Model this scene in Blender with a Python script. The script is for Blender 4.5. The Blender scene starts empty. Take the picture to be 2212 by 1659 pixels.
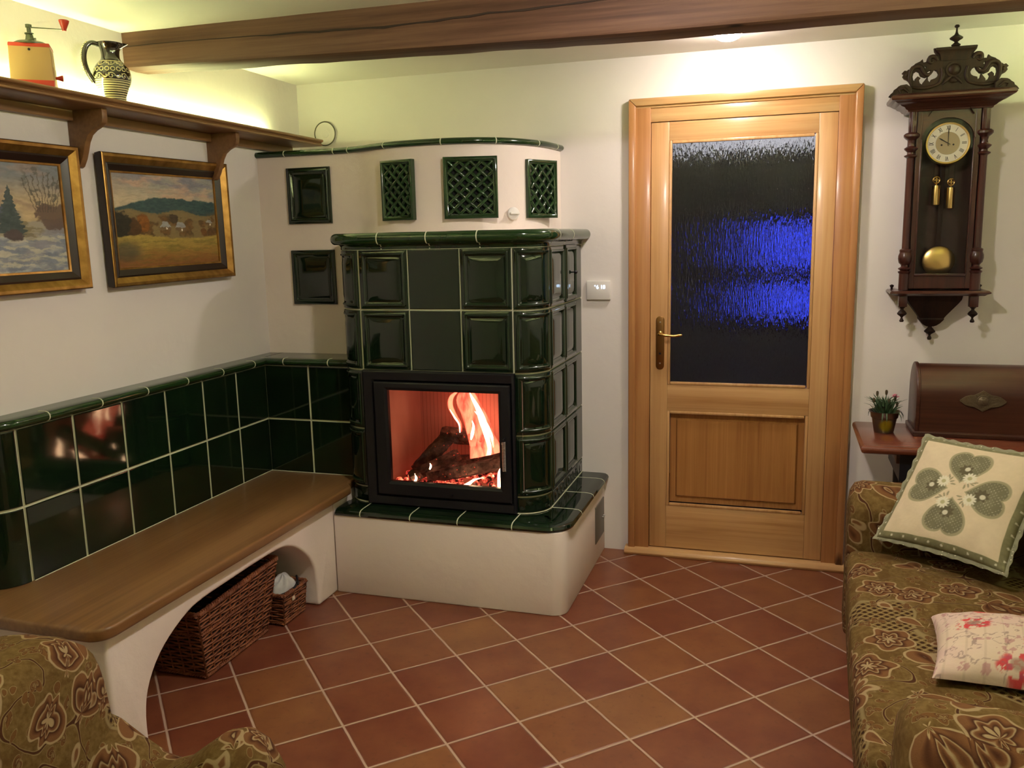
import bpy, bmesh, math, random
import numpy as np
from mathutils import Vector, Matrix
random.seed(7); np.random.seed(7)
PI = math.pi
sc = bpy.context.scene
C = sc.collection

# ------------------------------------------------------------------ camera
cam_data = bpy.data.cameras.new('camera')
cam = bpy.data.objects.new('camera', cam_data); C.objects.link(cam)
cam_data.sensor_fit = 'HORIZONTAL'; cam_data.sensor_width = 36.0
cam_data.lens = 36.0 * 1846.83 / 2212.0
cam_data.clip_start = 0.02; cam_data.clip_end = 50
def cam_matrix(loc, yaw, pitch, roll):
    f = Vector((math.sin(yaw)*math.cos(pitch), math.cos(yaw)*math.cos(pitch), -math.sin(pitch)))
    r = Vector((math.cos(yaw), -math.sin(yaw), 0)); u = r.cross(f)
    c, s = math.cos(roll), math.sin(roll)
    r2 = c*r + s*u; u2 = -s*r + c*u
    m = Matrix((r2, u2, -f)).transposed().to_4x4(); m.translation = loc
    return m
cam.matrix_world = cam_matrix(Vector((2.8323, -3.902, 1.4985)), math.radians(-17.664), math.radians(9.7613), math.radians(-1.2539))
sc.camera = cam

# ------------------------------------------------------------------ world, exposure
world = bpy.data.worlds.new('night'); sc.world = world; world.use_nodes = True
world.node_tree.nodes['Background'].inputs[0].default_value = (0.01, 0.012, 0.02, 1)
world.node_tree.nodes['Background'].inputs[1].default_value = 0.3
sc.view_settings.view_transform = 'Standard'
sc.view_settings.look = 'None'
sc.view_settings.gamma = 1.0
sc.view_settings.use_curve_mapping = False
sc.view_settings.exposure = 0.0
LAMP = 300.0         # radiance of the ceiling lamp glass
STRIP = 112.0        # radiance of the light strips on the shelves
FILL_LAMP = 34.0     # unseen fill lamps added behind the camera to light the foreground
FIRE = 1.0

# ------------------------------------------------------------------ node helper
class Mat:
    def __init__(s, name, **kw):
        s.m = bpy.data.materials.new(name); s.m.use_nodes = True
        s.nt = s.m.node_tree; s.b = s.nt.nodes['Principled BSDF']; s.out = s.nt.nodes['Material Output']
        for k, v in kw.items(): s.set(k, v)
    def set(s, k, v):
        k = {'rough': 'Roughness', 'metal': 'Metallic', 'col': 'Base Color', 'coat': 'Coat Weight', 'coatr': 'Coat Roughness', 'spec': 'Specular IOR Level', 'trans': 'Transmission Weight', 'ior': 'IOR', 'sheen': 'Sheen Weight', 'alpha': 'Alpha', 'emc': 'Emission Color', 'ems': 'Emission Strength', 'normal': 'Normal'}.get(k, k)
        i = s.b.inputs[k]
        if hasattr(v, 'links') or isinstance(v, bpy.types.NodeSocket): s.nt.links.new(v, i)
        elif isinstance(v, tuple) and len(v) == 3 and i.type == 'RGBA': i.default_value = (*v, 1)
        else: i.default_value = v
        return s
    def n(s, t, **kw):
        nd = s.nt.nodes.new(t)
        for k, v in kw.items():
            if k.startswith('i_'):
                k2 = k[2:]; k2 = int(k2) if k2.isdigit() else k2.replace('_', ' ')
                s.link(v, nd.inputs[k2])
            else: setattr(nd, k, v)
        return nd
    def link(s, v, i):
        if isinstance(v, bpy.types.NodeSocket): s.nt.links.new(v, i)
        elif isinstance(v, tuple) and len(v) == 3 and i.type == 'RGBA': i.default_value = (*v, 1)
        else: i.default_value = v
    def co(s, scale=(1, 1, 1), loc=(0, 0, 0), rot=(0, 0, 0), src='Object'):
        tc = s.n('ShaderNodeTexCoord')
        mp = s.n('ShaderNodeMapping', i_Vector=tc.outputs[src]); mp.inputs['Scale'].default_value = scale
        mp.inputs['Location'].default_value = loc; mp.inputs['Rotation'].default_value = rot
        return mp.outputs[0]
    def noise(s, vec, scale=5., detail=3., rough=.5, dist=0., out=0):
        return s.n('ShaderNodeTexNoise', i_Vector=vec, i_Scale=scale, i_Detail=detail, i_Roughness=rough, i_Distortion=dist).outputs[out]
    def vor(s, vec, scale=5., feature='F1', out='Distance', rnd=1.):
        nd = s.n('ShaderNodeTexVoronoi', feature=feature); s.link(vec, nd.inputs['Vector']); s.link(scale, nd.inputs['Scale']); s.link(rnd, nd.inputs['Randomness'])
        return nd.outputs[out]
    def math(s, op, a, b=0., c=0.):
        nd = s.n('ShaderNodeMath', operation=op)
        s.link(a, nd.inputs[0]); s.link(b, nd.inputs[1]); s.link(c, nd.inputs[2]); return nd.outputs[0]
    def vmath(s, op, a, b=(0, 0, 0)):
        nd = s.n('ShaderNodeVectorMath', operation=op); s.link(a, nd.inputs[0]); s.link(b, nd.inputs[1]); return nd.outputs[0]
    def ramp(s, f, stops, interp='LINEAR'):
        nd = s.n('ShaderNodeValToRGB', i_Fac=f); r = nd.color_ramp; r.interpolation = interp
        while len(r.elements) < len(stops): r.elements.new(.5)
        for e, (p, c) in zip(r.elements, stops): e.position = p; e.color = (*c, 1) if isinstance(c, tuple) else (c, c, c, 1)
        return nd.outputs[0]
    def mix(s, f, a, b, blend='MIX'):
        nd = s.n('ShaderNodeMix', data_type='RGBA', blend_type=blend)
        s.link(f, nd.inputs[0])
        for v, i in ((a, nd.inputs[6]), (b, nd.inputs[7])):
            s.link(v, i)
        return nd.outputs[2]
    def sep(s, v): return s.n('ShaderNodeSeparateXYZ', i_Vector=v).outputs
    def comb(s, x, y, z): return s.n('ShaderNodeCombineXYZ', i_X=x, i_Y=y, i_Z=z).outputs[0]
    def bump(s, h, strength=.3, dist=.01):
        nd = s.n('ShaderNodeBump', i_Height=h, i_Strength=strength, i_Distance=dist); s.set('normal', nd.outputs[0]); return s
def srgb(r, g, b):
    f = lambda c: (c/255/12.92) if c/255 <= .04045 else ((c/255+.055)/1.055)**2.4
    return (f(r), f(g), f(b))

# ------------------------------------------------------------------ materials
def plaster(name, col, bs=.25):
    m = Mat(name, rough=.92, spec=.2)
    co = m.co()
    n1 = m.noise(co, 2.2, 4, .6); n2 = m.noise(co, 26, 4, .6)
    m.set('col', m.mix(m.ramp(n1, [(.3, 0.), (.75, 1.)]), tuple(c*.94 for c in col), col))
    h = m.math('ADD', m.math('MULTIPLY', n1, 1.6), m.math('MULTIPLY', n2, .35))
    m.bump(h, bs, .012); return m.m
M_wall = plaster('wall_plaster', (.82, .775, .72))
M_ceil = plaster('ceiling_plaster', (.82, .785, .72), .15)
M_base = plaster('stove_plaster', (.86, .765, .685), .35)

def wood(name, c1, c2, c3, axis='Z', scale=1., rough=.45, coat=0., contrast=1., knots=False, bump=.08, spec=.4):
    m = Mat(name, rough=rough, coat=coat, coatr=.15, spec=spec)
    sc3 = {'X': (.5, 9, 9), 'Y': (9, .5, 9), 'Z': (9, 9, .5)}[axis]
    co = m.co(scale=tuple(a*scale for a in sc3))
    nz = m.noise(co, 1.4, 5, .6, .6)
    fine = m.noise(m.co(scale=tuple((a*5*scale if a > 1 else a*scale*1.4) for a in sc3)), 2.2, 4, .6)
    big = m.noise(m.co(scale=(1.3*scale,)*3), 1.5, 2)
    f = m.math('ADD', m.math('MULTIPLY', nz, .55), m.math('ADD', m.math('MULTIPLY', fine, .3*contrast), m.math('MULTIPLY', big, .25)))
    col = m.ramp(f, [(.36, c1), (.54, c2), (.70, c3)])
    if knots:
        kc = m.co(scale={'X': (1.6, 5, 5), 'Y': (5, 1.6, 5), 'Z': (5, 5, 1.6)}[axis])
        kv = m.vor(kc, 2.0 if name == 'stained_beam_wood' else 1.1)
        col = m.mix(m.ramp(m.math('ADD', kv, m.math('MULTIPLY', fine, .06)), [(.085, 1.), (.15, 0.)]), col, tuple(c*.35 for c in c1))
    m.set('col', col)
    m.bump(m.math('ADD', nz, fine), bump, .004); return m.m
M_pine_v = wood('honey_pine_vertical', (.30, .125, .030), (.52, .285, .115), (.62, .375, .165), 'Z', .8, .34, .25, 1.1, True)
M_pine_h = wood('honey_pine_horizontal', (.30, .125, .030), (.52, .285, .115), (.62, .375, .165), 'X', .8, .34, .25, 1.1, True)
M_pine_dark = wood('honey_pine_panel', (.20, .078, .018), (.33, .140, .038), (.42, .195, .058), 'Z', 1.2, .36, .25, 1.3)
M_pine_f = wood('reddish_pine_frame', (.22, .080, .022), (.38, .165, .056), (.48, .235, .086), 'Z', .8, .36, .2, 1.2, True)
M_oak = wood('oiled_oak', (.110, .050, .019), (.185, .090, .033), (.25, .130, .050), 'Y', .7, .33, .15, 1.2)
M_beam = wood('stained_beam_wood', (.030, .012, .007), (.072, .032, .018), (.120, .060, .036), 'X', .55, .6, 0., 1.6, True, .35, .25)
M_crack = Mat('beam_crack', col=(.02, .009, .005), rough=.9).m
M_shelfw = wood('stained_shelf_wood', (.085, .036, .013), (.165, .076, .027), (.23, .115, .044), 'Y', .8, .42, .1, 1.3)
M_mahog = wood('dark_mahogany', (.012, .004, .003), (.038, .010, .007), (.066, .018, .011), 'Z', 1.3, .30, .3, 1.)
M_mahog_h = wood('dark_mahogany_horizontal', (.014, .005, .0035), (.042, .012, .008), (.072, .021, .012), 'X', 1.3, .30, .3, 1.)
M_walnut = wood('carved_walnut', (.008, .004, .003), (.022, .010, .006), (.036, .016, .009), 'Z', 1.5, .55, 0., 1., spec=.22)
M_cover = wood('sewing_case_veneer', (.022, .006, .0035), (.058, .018, .010), (.085, .030, .017), 'X', .8, .36, .08, 1.2)
M_table = wood('red_table_wood', (.085, .022, .012), (.160, .044, .022), (.21, .062, .032), 'X', .9, .25, .4, 1.)

def glaze(name, c1, c2, rough=.06):
    m = Mat(name, rough=rough, spec=.62)
    m.set('col', m.mix(m.ramp(m.noise(m.co(), 9, 4, .6), [(.35, 0.), (.7, 1.)]), c1, c2))
    m.bump(m.noise(m.co(), 7, 2), .012, .01); return m.m
M_glaze = glaze('dark_green_glaze', (.0035, .010, .0045), (.006, .0165, .006))
M_glaze_l = glaze('green_glaze_thin_on_edges', (.009, .022, .006), (.012, .030, .008), .30)
M_glaze_m = glaze('green_glaze_rounded', (.009, .030, .008), (.014, .042, .012), .09)
M_grout = Mat('pale_tile_grout', col=(.60, .61, .44), rough=.85).m
M_black = Mat('matt_black_steel', col=(.007, .0068, .009), rough=.42, spec=.35).m
M_dark = Mat('dark_hollow', col=(.004, .004, .004), rough=.9).m
M_iron = Mat('black_cast_iron', col=(.006, .006, .010), rough=.45).m
M_white = Mat('white_plastic', col=(.78, .76, .70), rough=.4).m
M_chrome = Mat('chrome', col=(.80, .78, .74), rough=.30, metal=1.).m
M_brass = Mat('aged_brass', col=(.52, .32, .10), rough=.22, metal=1.).m
M_brass_d = Mat('satin_brass_door_plate', col=(.27, .14, .05), rough=.30, metal=1.).m
M_brass_p = Mat('polished_brass', col=(.78, .56, .20), rough=.28, metal=1.).m
M_grey_metal = Mat('grey_painted_steel', col=(.16, .145, .115), rough=.5, metal=.3).m

def mk_floor():
    m = Mat('terracotta_floor_tiles', spec=.45)
    a = math.radians(44.5504); pitch = .24680
    tc = m.n('ShaderNodeTexCoord').outputs['Object']
    p = m.vmath('SUBTRACT', tc, (1.0402, -1.1987, 0))
    u = m.math('DIVIDE', m.n('ShaderNodeVectorMath', operation='DOT_PRODUCT', i_0=p, i_1=(math.cos(a), math.sin(a), 0)).outputs['Value'], pitch)
    v = m.math('DIVIDE', m.n('ShaderNodeVectorMath', operation='DOT_PRODUCT', i_0=p, i_1=(math.sin(a), -math.cos(a), 0)).outputs['Value'], pitch)
    wob = m.math('MULTIPLY', m.math('SUBTRACT', m.noise(tc, 14, 2), .5), .012)
    def edge(x):
        fr = m.math('FRACT', m.math('ADD', m.math('ADD', x, 20.), wob)); return m.math('MINIMUM', fr, m.math('SUBTRACT', 1., fr))
    d = m.math('MINIMUM', edge(u), edge(v))
    g = m.ramp(d, [(.011, 1.), (.019, 0.)])
    cell = m.comb(m.math('FLOOR', u), m.math('FLOOR', v), 0.)
    wn = m.n('ShaderNodeTexWhiteNoise', noise_dimensions='3D', i_Vector=cell)
    base = m.ramp(wn.outputs['Value'], [(0., (.140, .033, .020)), (.3, (.172, .046, .026)), (.55, (.190, .058, .028)), (.8, (.215, .080, .032)), (1., (.26, .118, .046))])
    n1 = m.noise(m.vmath('ADD', tc, wn.outputs['Color']), 7, 4, .6)
    n2 = m.noise(tc, 45, 4, .65)
    base = m.mix(m.ramp(n1, [(.32, 0.), (.7, 1.)]), m.mix(.5, base, (.13, .035, .019)), m.mix(.35, base, (.27, .108, .042)))
    base = m.mix(m.ramp(n2, [(.28, .55), (.42, 0.)]), base, (.10, .035, .018))
    m.set('col', m.mix(g, base, (.44, .30, .22)))
    m.set('rough', m.ramp(g, [(0., .34), (1., .85)]))
    h = m.math('ADD', m.math('MULTIPLY', m.ramp(d, [(.012, 0.), (.035, 1.)]), .8), m.math('MULTIPLY', n1, .35))
    m.bump(h, .35, .006); return m.m
M_floor = mk_floor()

def mk_tapestry(name='floral_tapestry', k=1.):
    m = Mat(name, rough=.95, spec=.1)
    co = m.co(scale=(k, k, k)); s = m.sep(co)
    wob = m.n('ShaderNodeTexNoise', i_Vector=co, i_Scale=9., i_Detail=2.).outputs['Color']
    p = m.vmath('ADD', co, m.vmath('MULTIPLY', m.vmath('SUBTRACT', wob, (.5, .5, .5)), (.035, .035, .035)))
    col = m.ramp(m.noise(co, 70, 3), [(.3, (.100, .058, .017)), (.7, (.165, .104, .036))])
    shade = m.ramp(m.noise(m.co(scale=(1., .35, 1.), rot=(0, 0, .5)), 26, 4, .6), [(.50, 0.), (.60, .75)])
    col = m.mix(shade, col, (.095, .050, .015))
    # trellis patches
    nn = m.sep(m.vmath('ABSOLUTE', m.n('ShaderNodeNewGeometry').outputs['True Normal']))
    isx = m.math('GREATER_THAN', nn[0], m.math('MAXIMUM', nn[1], nn[2])); isz = m.math('GREATER_THAN', nn[2], m.math('MAXIMUM', nn[0], nn[1]))
    pick = lambda f, a, b: m.math('ADD', m.math('MULTIPLY', f, a), m.math('MULTIPLY', m.math('SUBTRACT', 1., f), b))
    sx = pick(isx, s[1], s[0]); sy = pick(isz, s[1], s[2])
    t1 = m.math('ABSOLUTE', m.math('SINE', m.math('MULTIPLY', m.math('ADD', sx, sy), 112.)))
    t2 = m.math('ABSOLUTE', m.math('SINE', m.math('MULTIPLY', m.math('SUBTRACT', sx, sy), 112.)))
    tl = m.math('MULTIPLY', t1, t2)
    rn = m.noise(co, 2.6, 1)
    reg = m.ramp(rn, [(.575, 0.), (.585, 1.)])
    tcol = m.ramp(tl, [(.10, (.24, .175, .078)), (.20, (.14, .09, .032)), (.60, (.13, .075, .022)), (.68, (.030, .012, .006))])
    col = m.mix(reg, col, tcol)
    col = m.mix(m.math('MULTIPLY', m.ramp(rn, [(.562, 0.), (.568, 1.)]), m.ramp(rn, [(.578, 1.), (.584, 0.)])), col, (.22, .16, .075))
    # scrolls of stem with pale edge
    sc_ = m.math('ABSOLUTE', m.math('SUBTRACT', m.noise(p, 7., 0.), .5))
    col = m.mix(m.ramp(sc_, [(.016, .85), (.020, 0.)]), col, (.22, .155, .070)); col = m.mix(m.ramp(sc_, [(.008, 1.), (.011, 0.)]), col, (.060, .022, .010))
    # leaves: small rounded cells
    def blossoms(col, scale, rnd, r0, amp, k, seed, dark, mid, pale):
        nd = m.n('ShaderNodeTexVoronoi', feature='F1'); q = m.vmath('ADD', p, (seed, seed*.7, seed*1.3)); m.link(q, nd.inputs['Vector']); m.link(scale, nd.inputs['Scale']); m.link(rnd, nd.inputs['Randomness'])
        d = nd.outputs['Distance']; off = m.sep(m.vmath('SUBTRACT', q, nd.outputs['Position']))
        a = m.math('ARCTAN2', m.math('ADD', off[0], m.math('MULTIPLY', off[2], .7)), m.math('SUBTRACT', off[1], m.math('MULTIPLY', off[2], .7)))
        ph = m.math('MULTIPLY', m.sep(nd.outputs['Color'])[0], 6.28)
        w = m.math('COSINE', m.math('ADD', m.math('MULTIPLY', a, float(k)), ph)); w2 = m.math('COSINE', m.math('ADD', m.math('MULTIPLY', a, float(k)+2), ph))
        e = m.math('ADD', d, m.math('MULTIPLY', w, amp)); e2 = m.math('ADD', d, m.math('MULTIPLY', w2, amp*.8))
        inner = m.ramp(e2, [(r0*.20, pale), (r0*.27, dark), (r0*.46, mid), (r0*.54, pale), (r0*.60, dark), (r0*.84, mid)])
        c = m.mix(m.ramp(e, [(r0*1.00, 1.), (r0*1.03, 0.)]), col, pale)
        return m.mix(m.ramp(e, [(r0*.90, 1.), (r0*.93, 0.)]), c, inner)
    col = blossoms(col, 17., 1., .30, .10, 3, 3.1, (.075, .030, .012), (.13, .060, .020), (.20, .14, .062))
    col = blossoms(col, 6.6, .8, .40, .060, 5, 0., (.050, .016, .008), (.150, .066, .026), (.30, .215, .115))
    m.set('col', col)
    m.bump(m.noise(co, 380, 2), .3, .002); return m.m
M_tap = mk_tapestry()
M_tap2 = mk_tapestry('floral_tapestry_of_armchair', 1.45)
M_fringe = Mat('dark_fringe_trim', rough=.95); M_fringe.set('col', M_fringe.ramp(M_fringe.noise(M_fringe.co(scale=(1, 1, .3)), 90, 3), [(.35, (.012, .006, .004)), (.7, (.10, .055, .022))])); M_fringe = M_fringe.m

def mk_wicker():
    m = Mat('brown_willow', rough=.6, spec=.3)
    m.set('col', m.ramp(m.noise(m.co(), 22, 3), [(.3, (.115, .034, .014)), (.7, (.27, .095, .038))])); m.bump(m.noise(m.co(), 140, 3), .3, .002); return m.m
M_wick = mk_wicker()

def mk_attr(name, rough=.6, bump=0., bs=60, **kw):
    m = Mat(name, rough=rough, **kw)
    a = m.n('ShaderNodeAttribute', attribute_name='paint', attribute_type='GEOMETRY')
    m.set('col', a.outputs['Color'])
    if bump: m.bump(m.noise(m.co(), bs, 3), bump, .002)
    return m.m
M_paint = mk_attr('oil_paint', .38, .25, 120)
M_print = mk_attr('printed_cotton', .9, .35, 90, spec=.15)
M_jug = mk_attr('slip_glazed_pottery', .10, 0, coat=1., coatr=.04)

def emis(name, col, s):
    m = Mat(name, col=(0, 0, 0)); m.set('emc', col); m.set('ems', s); return m.m
M_lampglow2 = emis('lit_lamp_glass_near', (1., .865, .80), LAMP*2.3)
M_lampglow = emis('lit_lamp_glass', (1., .875, .81), LAMP)
M_fillglow = emis('added_fill_lamp_glass', (1., .82, .76), FILL_LAMP)
M_strip = emis('lit_light_strip', (.88, 1., .44), STRIP)
M_strip_r = emis('lit_light_strip_right', (.84, 1., .46), STRIP*1.6)
M_digit = emis('lit_display_digits', (.55, .75, 1.), 6.)

def glass_arch(name, tint=(1, 1, 1), rough=0.):
    m = Mat(name); nt = m.nt
    tr = m.n('ShaderNodeBsdfTransparent', i_Color=tint); gl = m.n('ShaderNodeBsdfGlossy', i_Roughness=rough)
    fr = m.n('ShaderNodeFresnel', i_IOR=1.28)
    mx = m.n('ShaderNodeMixShader', i_0=fr.outputs[0], i_1=tr.outputs[0], i_2=gl.outputs[0])
    nt.links.new(mx.outputs[0], m.out.inputs['Surface']); return m.m
M_glass = glass_arch('clear_glass')
M_fireglass = glass_arch('stove_glass', (.9, .86, .84), .02)

def mk_ribglass():
    m = Mat('rain_textured_glass', trans=1., rough=.06, ior=1.45, col=(.60, .64, .78), spec=.6)
    co = m.co(scale=(80, 80, 8))
    n1 = m.noise(co, 1.4, 3, .6, .4); n2 = m.noise(m.co(scale=(200, 200, 30)), 1., 2)
    m.bump(m.math('ADD', n1, m.math('MULTIPLY', n2, 1.2)), .70, .0042); return m.m
M_rib = mk_ribglass()

# ------------------------------------------------------------------ mesh helpers
class MB:
    def __init__(s): s.v = []; s.f = []; s.mi = []; s.cur = 0
    def add(s, vs, fs, mi=None):
        o = len(s.v); s.v += [tuple(v) for v in vs]; s.f += [tuple(i+o for i in f) for f in fs]
        s.mi += [s.cur if mi is None else mi]*len(fs) if not isinstance(mi, list) else mi
        return s
    def box(s, x0, x1, y0, y1, z0, z1, mi=None, T=None):
        vs = [(x, y, z) for x in (x0, x1) for y in (y0, y1) for z in (z0, z1)]
        if T: vs = [T @ Vector(v) for v in vs]
        return s.add(vs, [(0, 1, 3, 2), (4, 6, 7, 5), (0, 4, 5, 1), (2, 3, 7, 6), (0, 2, 6, 4), (1, 5, 7, 3)], mi)
    def loft(s, rings, caps=True, closed=False, mi=None):
        n = len(rings[0]); vs = [p for r in rings for p in r]; fs = []
        m = len(rings); rr = range(m) if closed else range(m-1)
        for i in rr:
            for j in range(n):
                a, b = i*n+j, i*n+(j+1) % n; c, d = ((i+1) % m)*n+(j+1) % n, ((i+1) % m)*n+j
                fs.append((a, b, c, d))
        if caps and not closed: fs += [tuple(range(n-1, -1, -1)), tuple((m-1)*n+j for j in range(n))]
        return s.add(vs, fs, mi)
    def lathe(s, prof, c=(0, 0, 0), n=24, ax=None, mi=None, sx=1., sy=1., caps=True):
        R = Vector((0, 0, 1)).rotation_difference(Vector(ax).normalized()).to_matrix() if ax else Matrix.Identity(3)
        c = Vector(c)
        rings = [[c + R @ Vector((max(r, 1e-4)*math.cos(2*PI*j/n)*sx, max(r, 1e-4)*math.sin(2*PI*j/n)*sy, z)) for j in range(n)] for r, z in prof]
        return s.loft(rings, caps=caps, mi=mi)
    def tube(s, pts, rad, n=10, mi=None, flat=1.):
        pts = [Vector(p) for p in pts]; rings = []
        rad = rad if isinstance(rad, (list, tuple)) else [rad]*len(pts)
        up = None
        for i, p in enumerate(pts):
            t = (pts[min(i+1, len(pts)-1)] - pts[max(i-1, 0)]).normalized()
            if up is None: up = Vector((0, 0, 1)) if abs(t.z) < .9 else Vector((0, 1, 0))
            a = t.cross(up).normalized(); b = a.cross(t).normalized(); up = b
            rings.append([p + rad[i]*(math.cos(2*PI*j/n)*a + flat*math.sin(2*PI*j/n)*b) for j in range(n)])
        return s.loft(rings, mi=mi)
    def prism(s, poly, d0, d1, plane='xz', mi=None):
        def P(a, b, d): return {'xz': (a, d, b), 'yz': (d, a, b), 'xy': (a, b, d)}[plane]
        n = len(poly); vs = [P(a, b, d0) for a, b in poly] + [P(a, b, d1) for a, b in poly]
        fs = [tuple(range(n)), tuple(range(2*n-1, n-1, -1))] + [(i, n+i, n+(i+1) % n, (i+1) % n) for i in range(n)]
        return s.add(vs, fs, mi)
    def sweep(s, path, prof, mi=None, caps=True, closed=False):
        """path: list of (x,y); prof: closed list of (outward offset, z)."""
        n = len(path); rings = []
        for i in range(n):
            p = Vector(path[i]); a = Vector(path[i-1]) if (i > 0 or closed) else None; b = Vector(path[(i+1) % n]) if (i < n-1 or closed) else None
            d1 = (p-a).normalized() if a is not None else None; d2 = (b-p).normalized() if b is not None else None
            d1 = d1 or d2; d2 = d2 or d1
            n1 = Vector((d1.y, -d1.x)); n2 = Vector((d2.y, -d2.x)); nn = (n1+n2).normalized(); k = 1/max(.35, nn.dot(n1))
            rings.append([(p.x+nn.x*o*k, p.y+nn.y*o*k, z) for o, z in prof])
        return s.loft(rings, caps=caps, closed=closed, mi=mi)
    def grid(s, fn, us, vs, mf=None, mi=None):
        nu, nv = len(us), len(vs); V = [fn(u, v) for v in vs for u in us]; F = []; MI = []
        for j in range(nv-1):
            for i in range(nu-1):
                F.append((j*nu+i, j*nu+i+1, (j+1)*nu+i+1, (j+1)*nu+i))
                MI.append(mf((us[i]+us[i+1])/2, (vs[j]+vs[j+1])/2) if mf else (s.cur if mi is None else mi))
        return s.add(V, F, MI)

def finish(o, smooth=40, bevel=0, seg=2, recalc=True):
    me = o.data
    bm = bmesh.new(); bm.from_mesh(me)
    if recalc: bmesh.ops.recalc_face_normals(bm, faces=bm.faces)
    if bevel:
        ed = [e for e in bm.edges if len(e.link_faces) == 2 and e.calc_face_angle(0) > math.radians(30)]
        bmesh.ops.bevel(bm, geom=ed, offset=bevel, segments=seg, profile=.5, affect='EDGES', clamp_overlap=True)
    bm.to_mesh(me); bm.free()
    if smooth:
        me.polygons.foreach_set('use_smooth', [True]*len(me.polygons)); me.set_sharp_from_angle(angle=math.radians(smooth))
    me.update()

def obj(name, mb, mats, parent=None, smooth=40, bevel=0, seg=2, recalc=True, label=None):
    me = bpy.data.meshes.new(name); me.from_pydata(mb.v, [], mb.f)
    mats = mats if isinstance(mats, (list, tuple)) else [mats]
    for m in mats: me.materials.append(m)
    if len(mats) > 1: me.polygons.foreach_set('material_index', mb.mi)
    o = bpy.data.objects.new(name, me); C.objects.link(o)
    finish(o, smooth, bevel, seg, recalc)
    if parent is not None:
        o.parent = parent; o.matrix_parent_inverse = parent.matrix_basis.inverted()
    if label: o['label'] = label
    return o
def tag(o, label, cat, group=None, kind=None):
    o['label'] = label; o['category'] = cat
    if group: o['group'] = group
    if kind: o['kind'] = kind
    return o
def thing(name, label, cat, loc=(0, 0, 0), rz=0, group=None, kind=None):
    o = bpy.data.objects.new(name, None); o.empty_display_size = .05; C.objects.link(o)
    o.location = loc; o.rotation_euler = (0, 0, rz)
    o.matrix_basis = Matrix.Translation(Vector(loc)) @ Matrix.Rotation(rz, 4, 'Z')
    return tag(o, label, cat, group, kind)
def struct(name, mb, m, **kw):
    o = obj(name, mb, m, **kw); o['kind'] = 'structure'; return o
def curve_shape(name, outlines, depth, mats, parent, M, bevel=0., label=None):
    """flat shape with holes, extruded; outlines are lists of 2D points; M maps local (x, y, z=thickness) to world"""
    cu = bpy.data.curves.new(name, 'CURVE'); cu.dimensions = '2D'; cu.fill_mode = 'BOTH'; cu.extrude = depth/2; cu.bevel_depth = bevel; cu.bevel_resolution = 1
    for pts in outlines:
        sp = cu.splines.new('POLY'); sp.points.add(len(pts)-1); sp.use_cyclic_u = True
        for p, (x, y) in zip(sp.points, pts): p.co = (x, y, 0, 1)
    tmp = bpy.data.objects.new(name+'_tmp', cu); C.objects.link(tmp)
    dg = bpy.context.evaluated_depsgraph_get(); me = bpy.data.meshes.new_from_object(tmp.evaluated_get(dg))
    bpy.data.objects.remove(tmp); bpy.data.curves.remove(cu)
    me.name = name; me.transform(M); me.materials.clear(); me.materials.append(mats)
    o = bpy.data.objects.new(name, me); C.objects.link(o); finish(o, 35)
    if parent is not None: o.parent = parent; o.matrix_parent_inverse = parent.matrix_basis.inverted()
    if label: o['label'] = label
    return o
def text_mesh(name, txt, size, M, mat, parent, depth=.0006, align='CENTER', offset=0.):
    cu = bpy.data.curves.new(name, 'FONT'); cu.body = txt; cu.size = size; cu.extrude = depth/2; cu.offset = offset; cu.align_x = align; cu.align_y = 'CENTER'
    tmp = bpy.data.objects.new(name+'_tmp', cu); C.objects.link(tmp)
    dg = bpy.context.evaluated_depsgraph_get(); me = bpy.data.meshes.new_from_object(tmp.evaluated_get(dg))
    bpy.data.objects.remove(tmp); bpy.data.curves.remove(cu)
    me.name = name; me.transform(M); me.materials.clear(); me.materials.append(mat)
    o = bpy.data.objects.new(name, me); C.objects.link(o)
    if parent is not None: o.parent = parent; o.matrix_parent_inverse = parent.matrix_basis.inverted()
    return o
def arc(cx, cy, r, a0, a1, n=8):
    return [(cx+r*math.cos(math.radians(a0+(a1-a0)*i/n)), cy+r*math.sin(math.radians(a0+(a1-a0)*i/n))) for i in range(n+1)]
def smoothc(pts, n=6, closed=False):
    """Catmull-Rom through the points"""
    P = [Vector(p) for p in pts]; out = []; m = len(P)
    for i in range(m if closed else m-1):
        g = (lambda k: P[k % m]) if closed else (lambda k: P[max(0, min(m-1, k))])
        a, b, c, d = g(i-1), g(i), g(i+1), g(i+2)
        for k in range(n):
            t = k/n; out.append(tuple(.5*((2*b)+(c-a)*t+(2*a-5*b+4*c-d)*t*t+(-a+3*b-3*c+d)*t**3)))
    if not closed: out.append(tuple(P[-1]))
    return out
def set_paint(o, cols):
    at = o.data.color_attributes.new('paint', 'FLOAT_COLOR', 'POINT')
    a = np.ones((len(o.data.vertices), 4), np.float32); a[:, :3] = cols; at.data.foreach_set('color', a.ravel())
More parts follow.
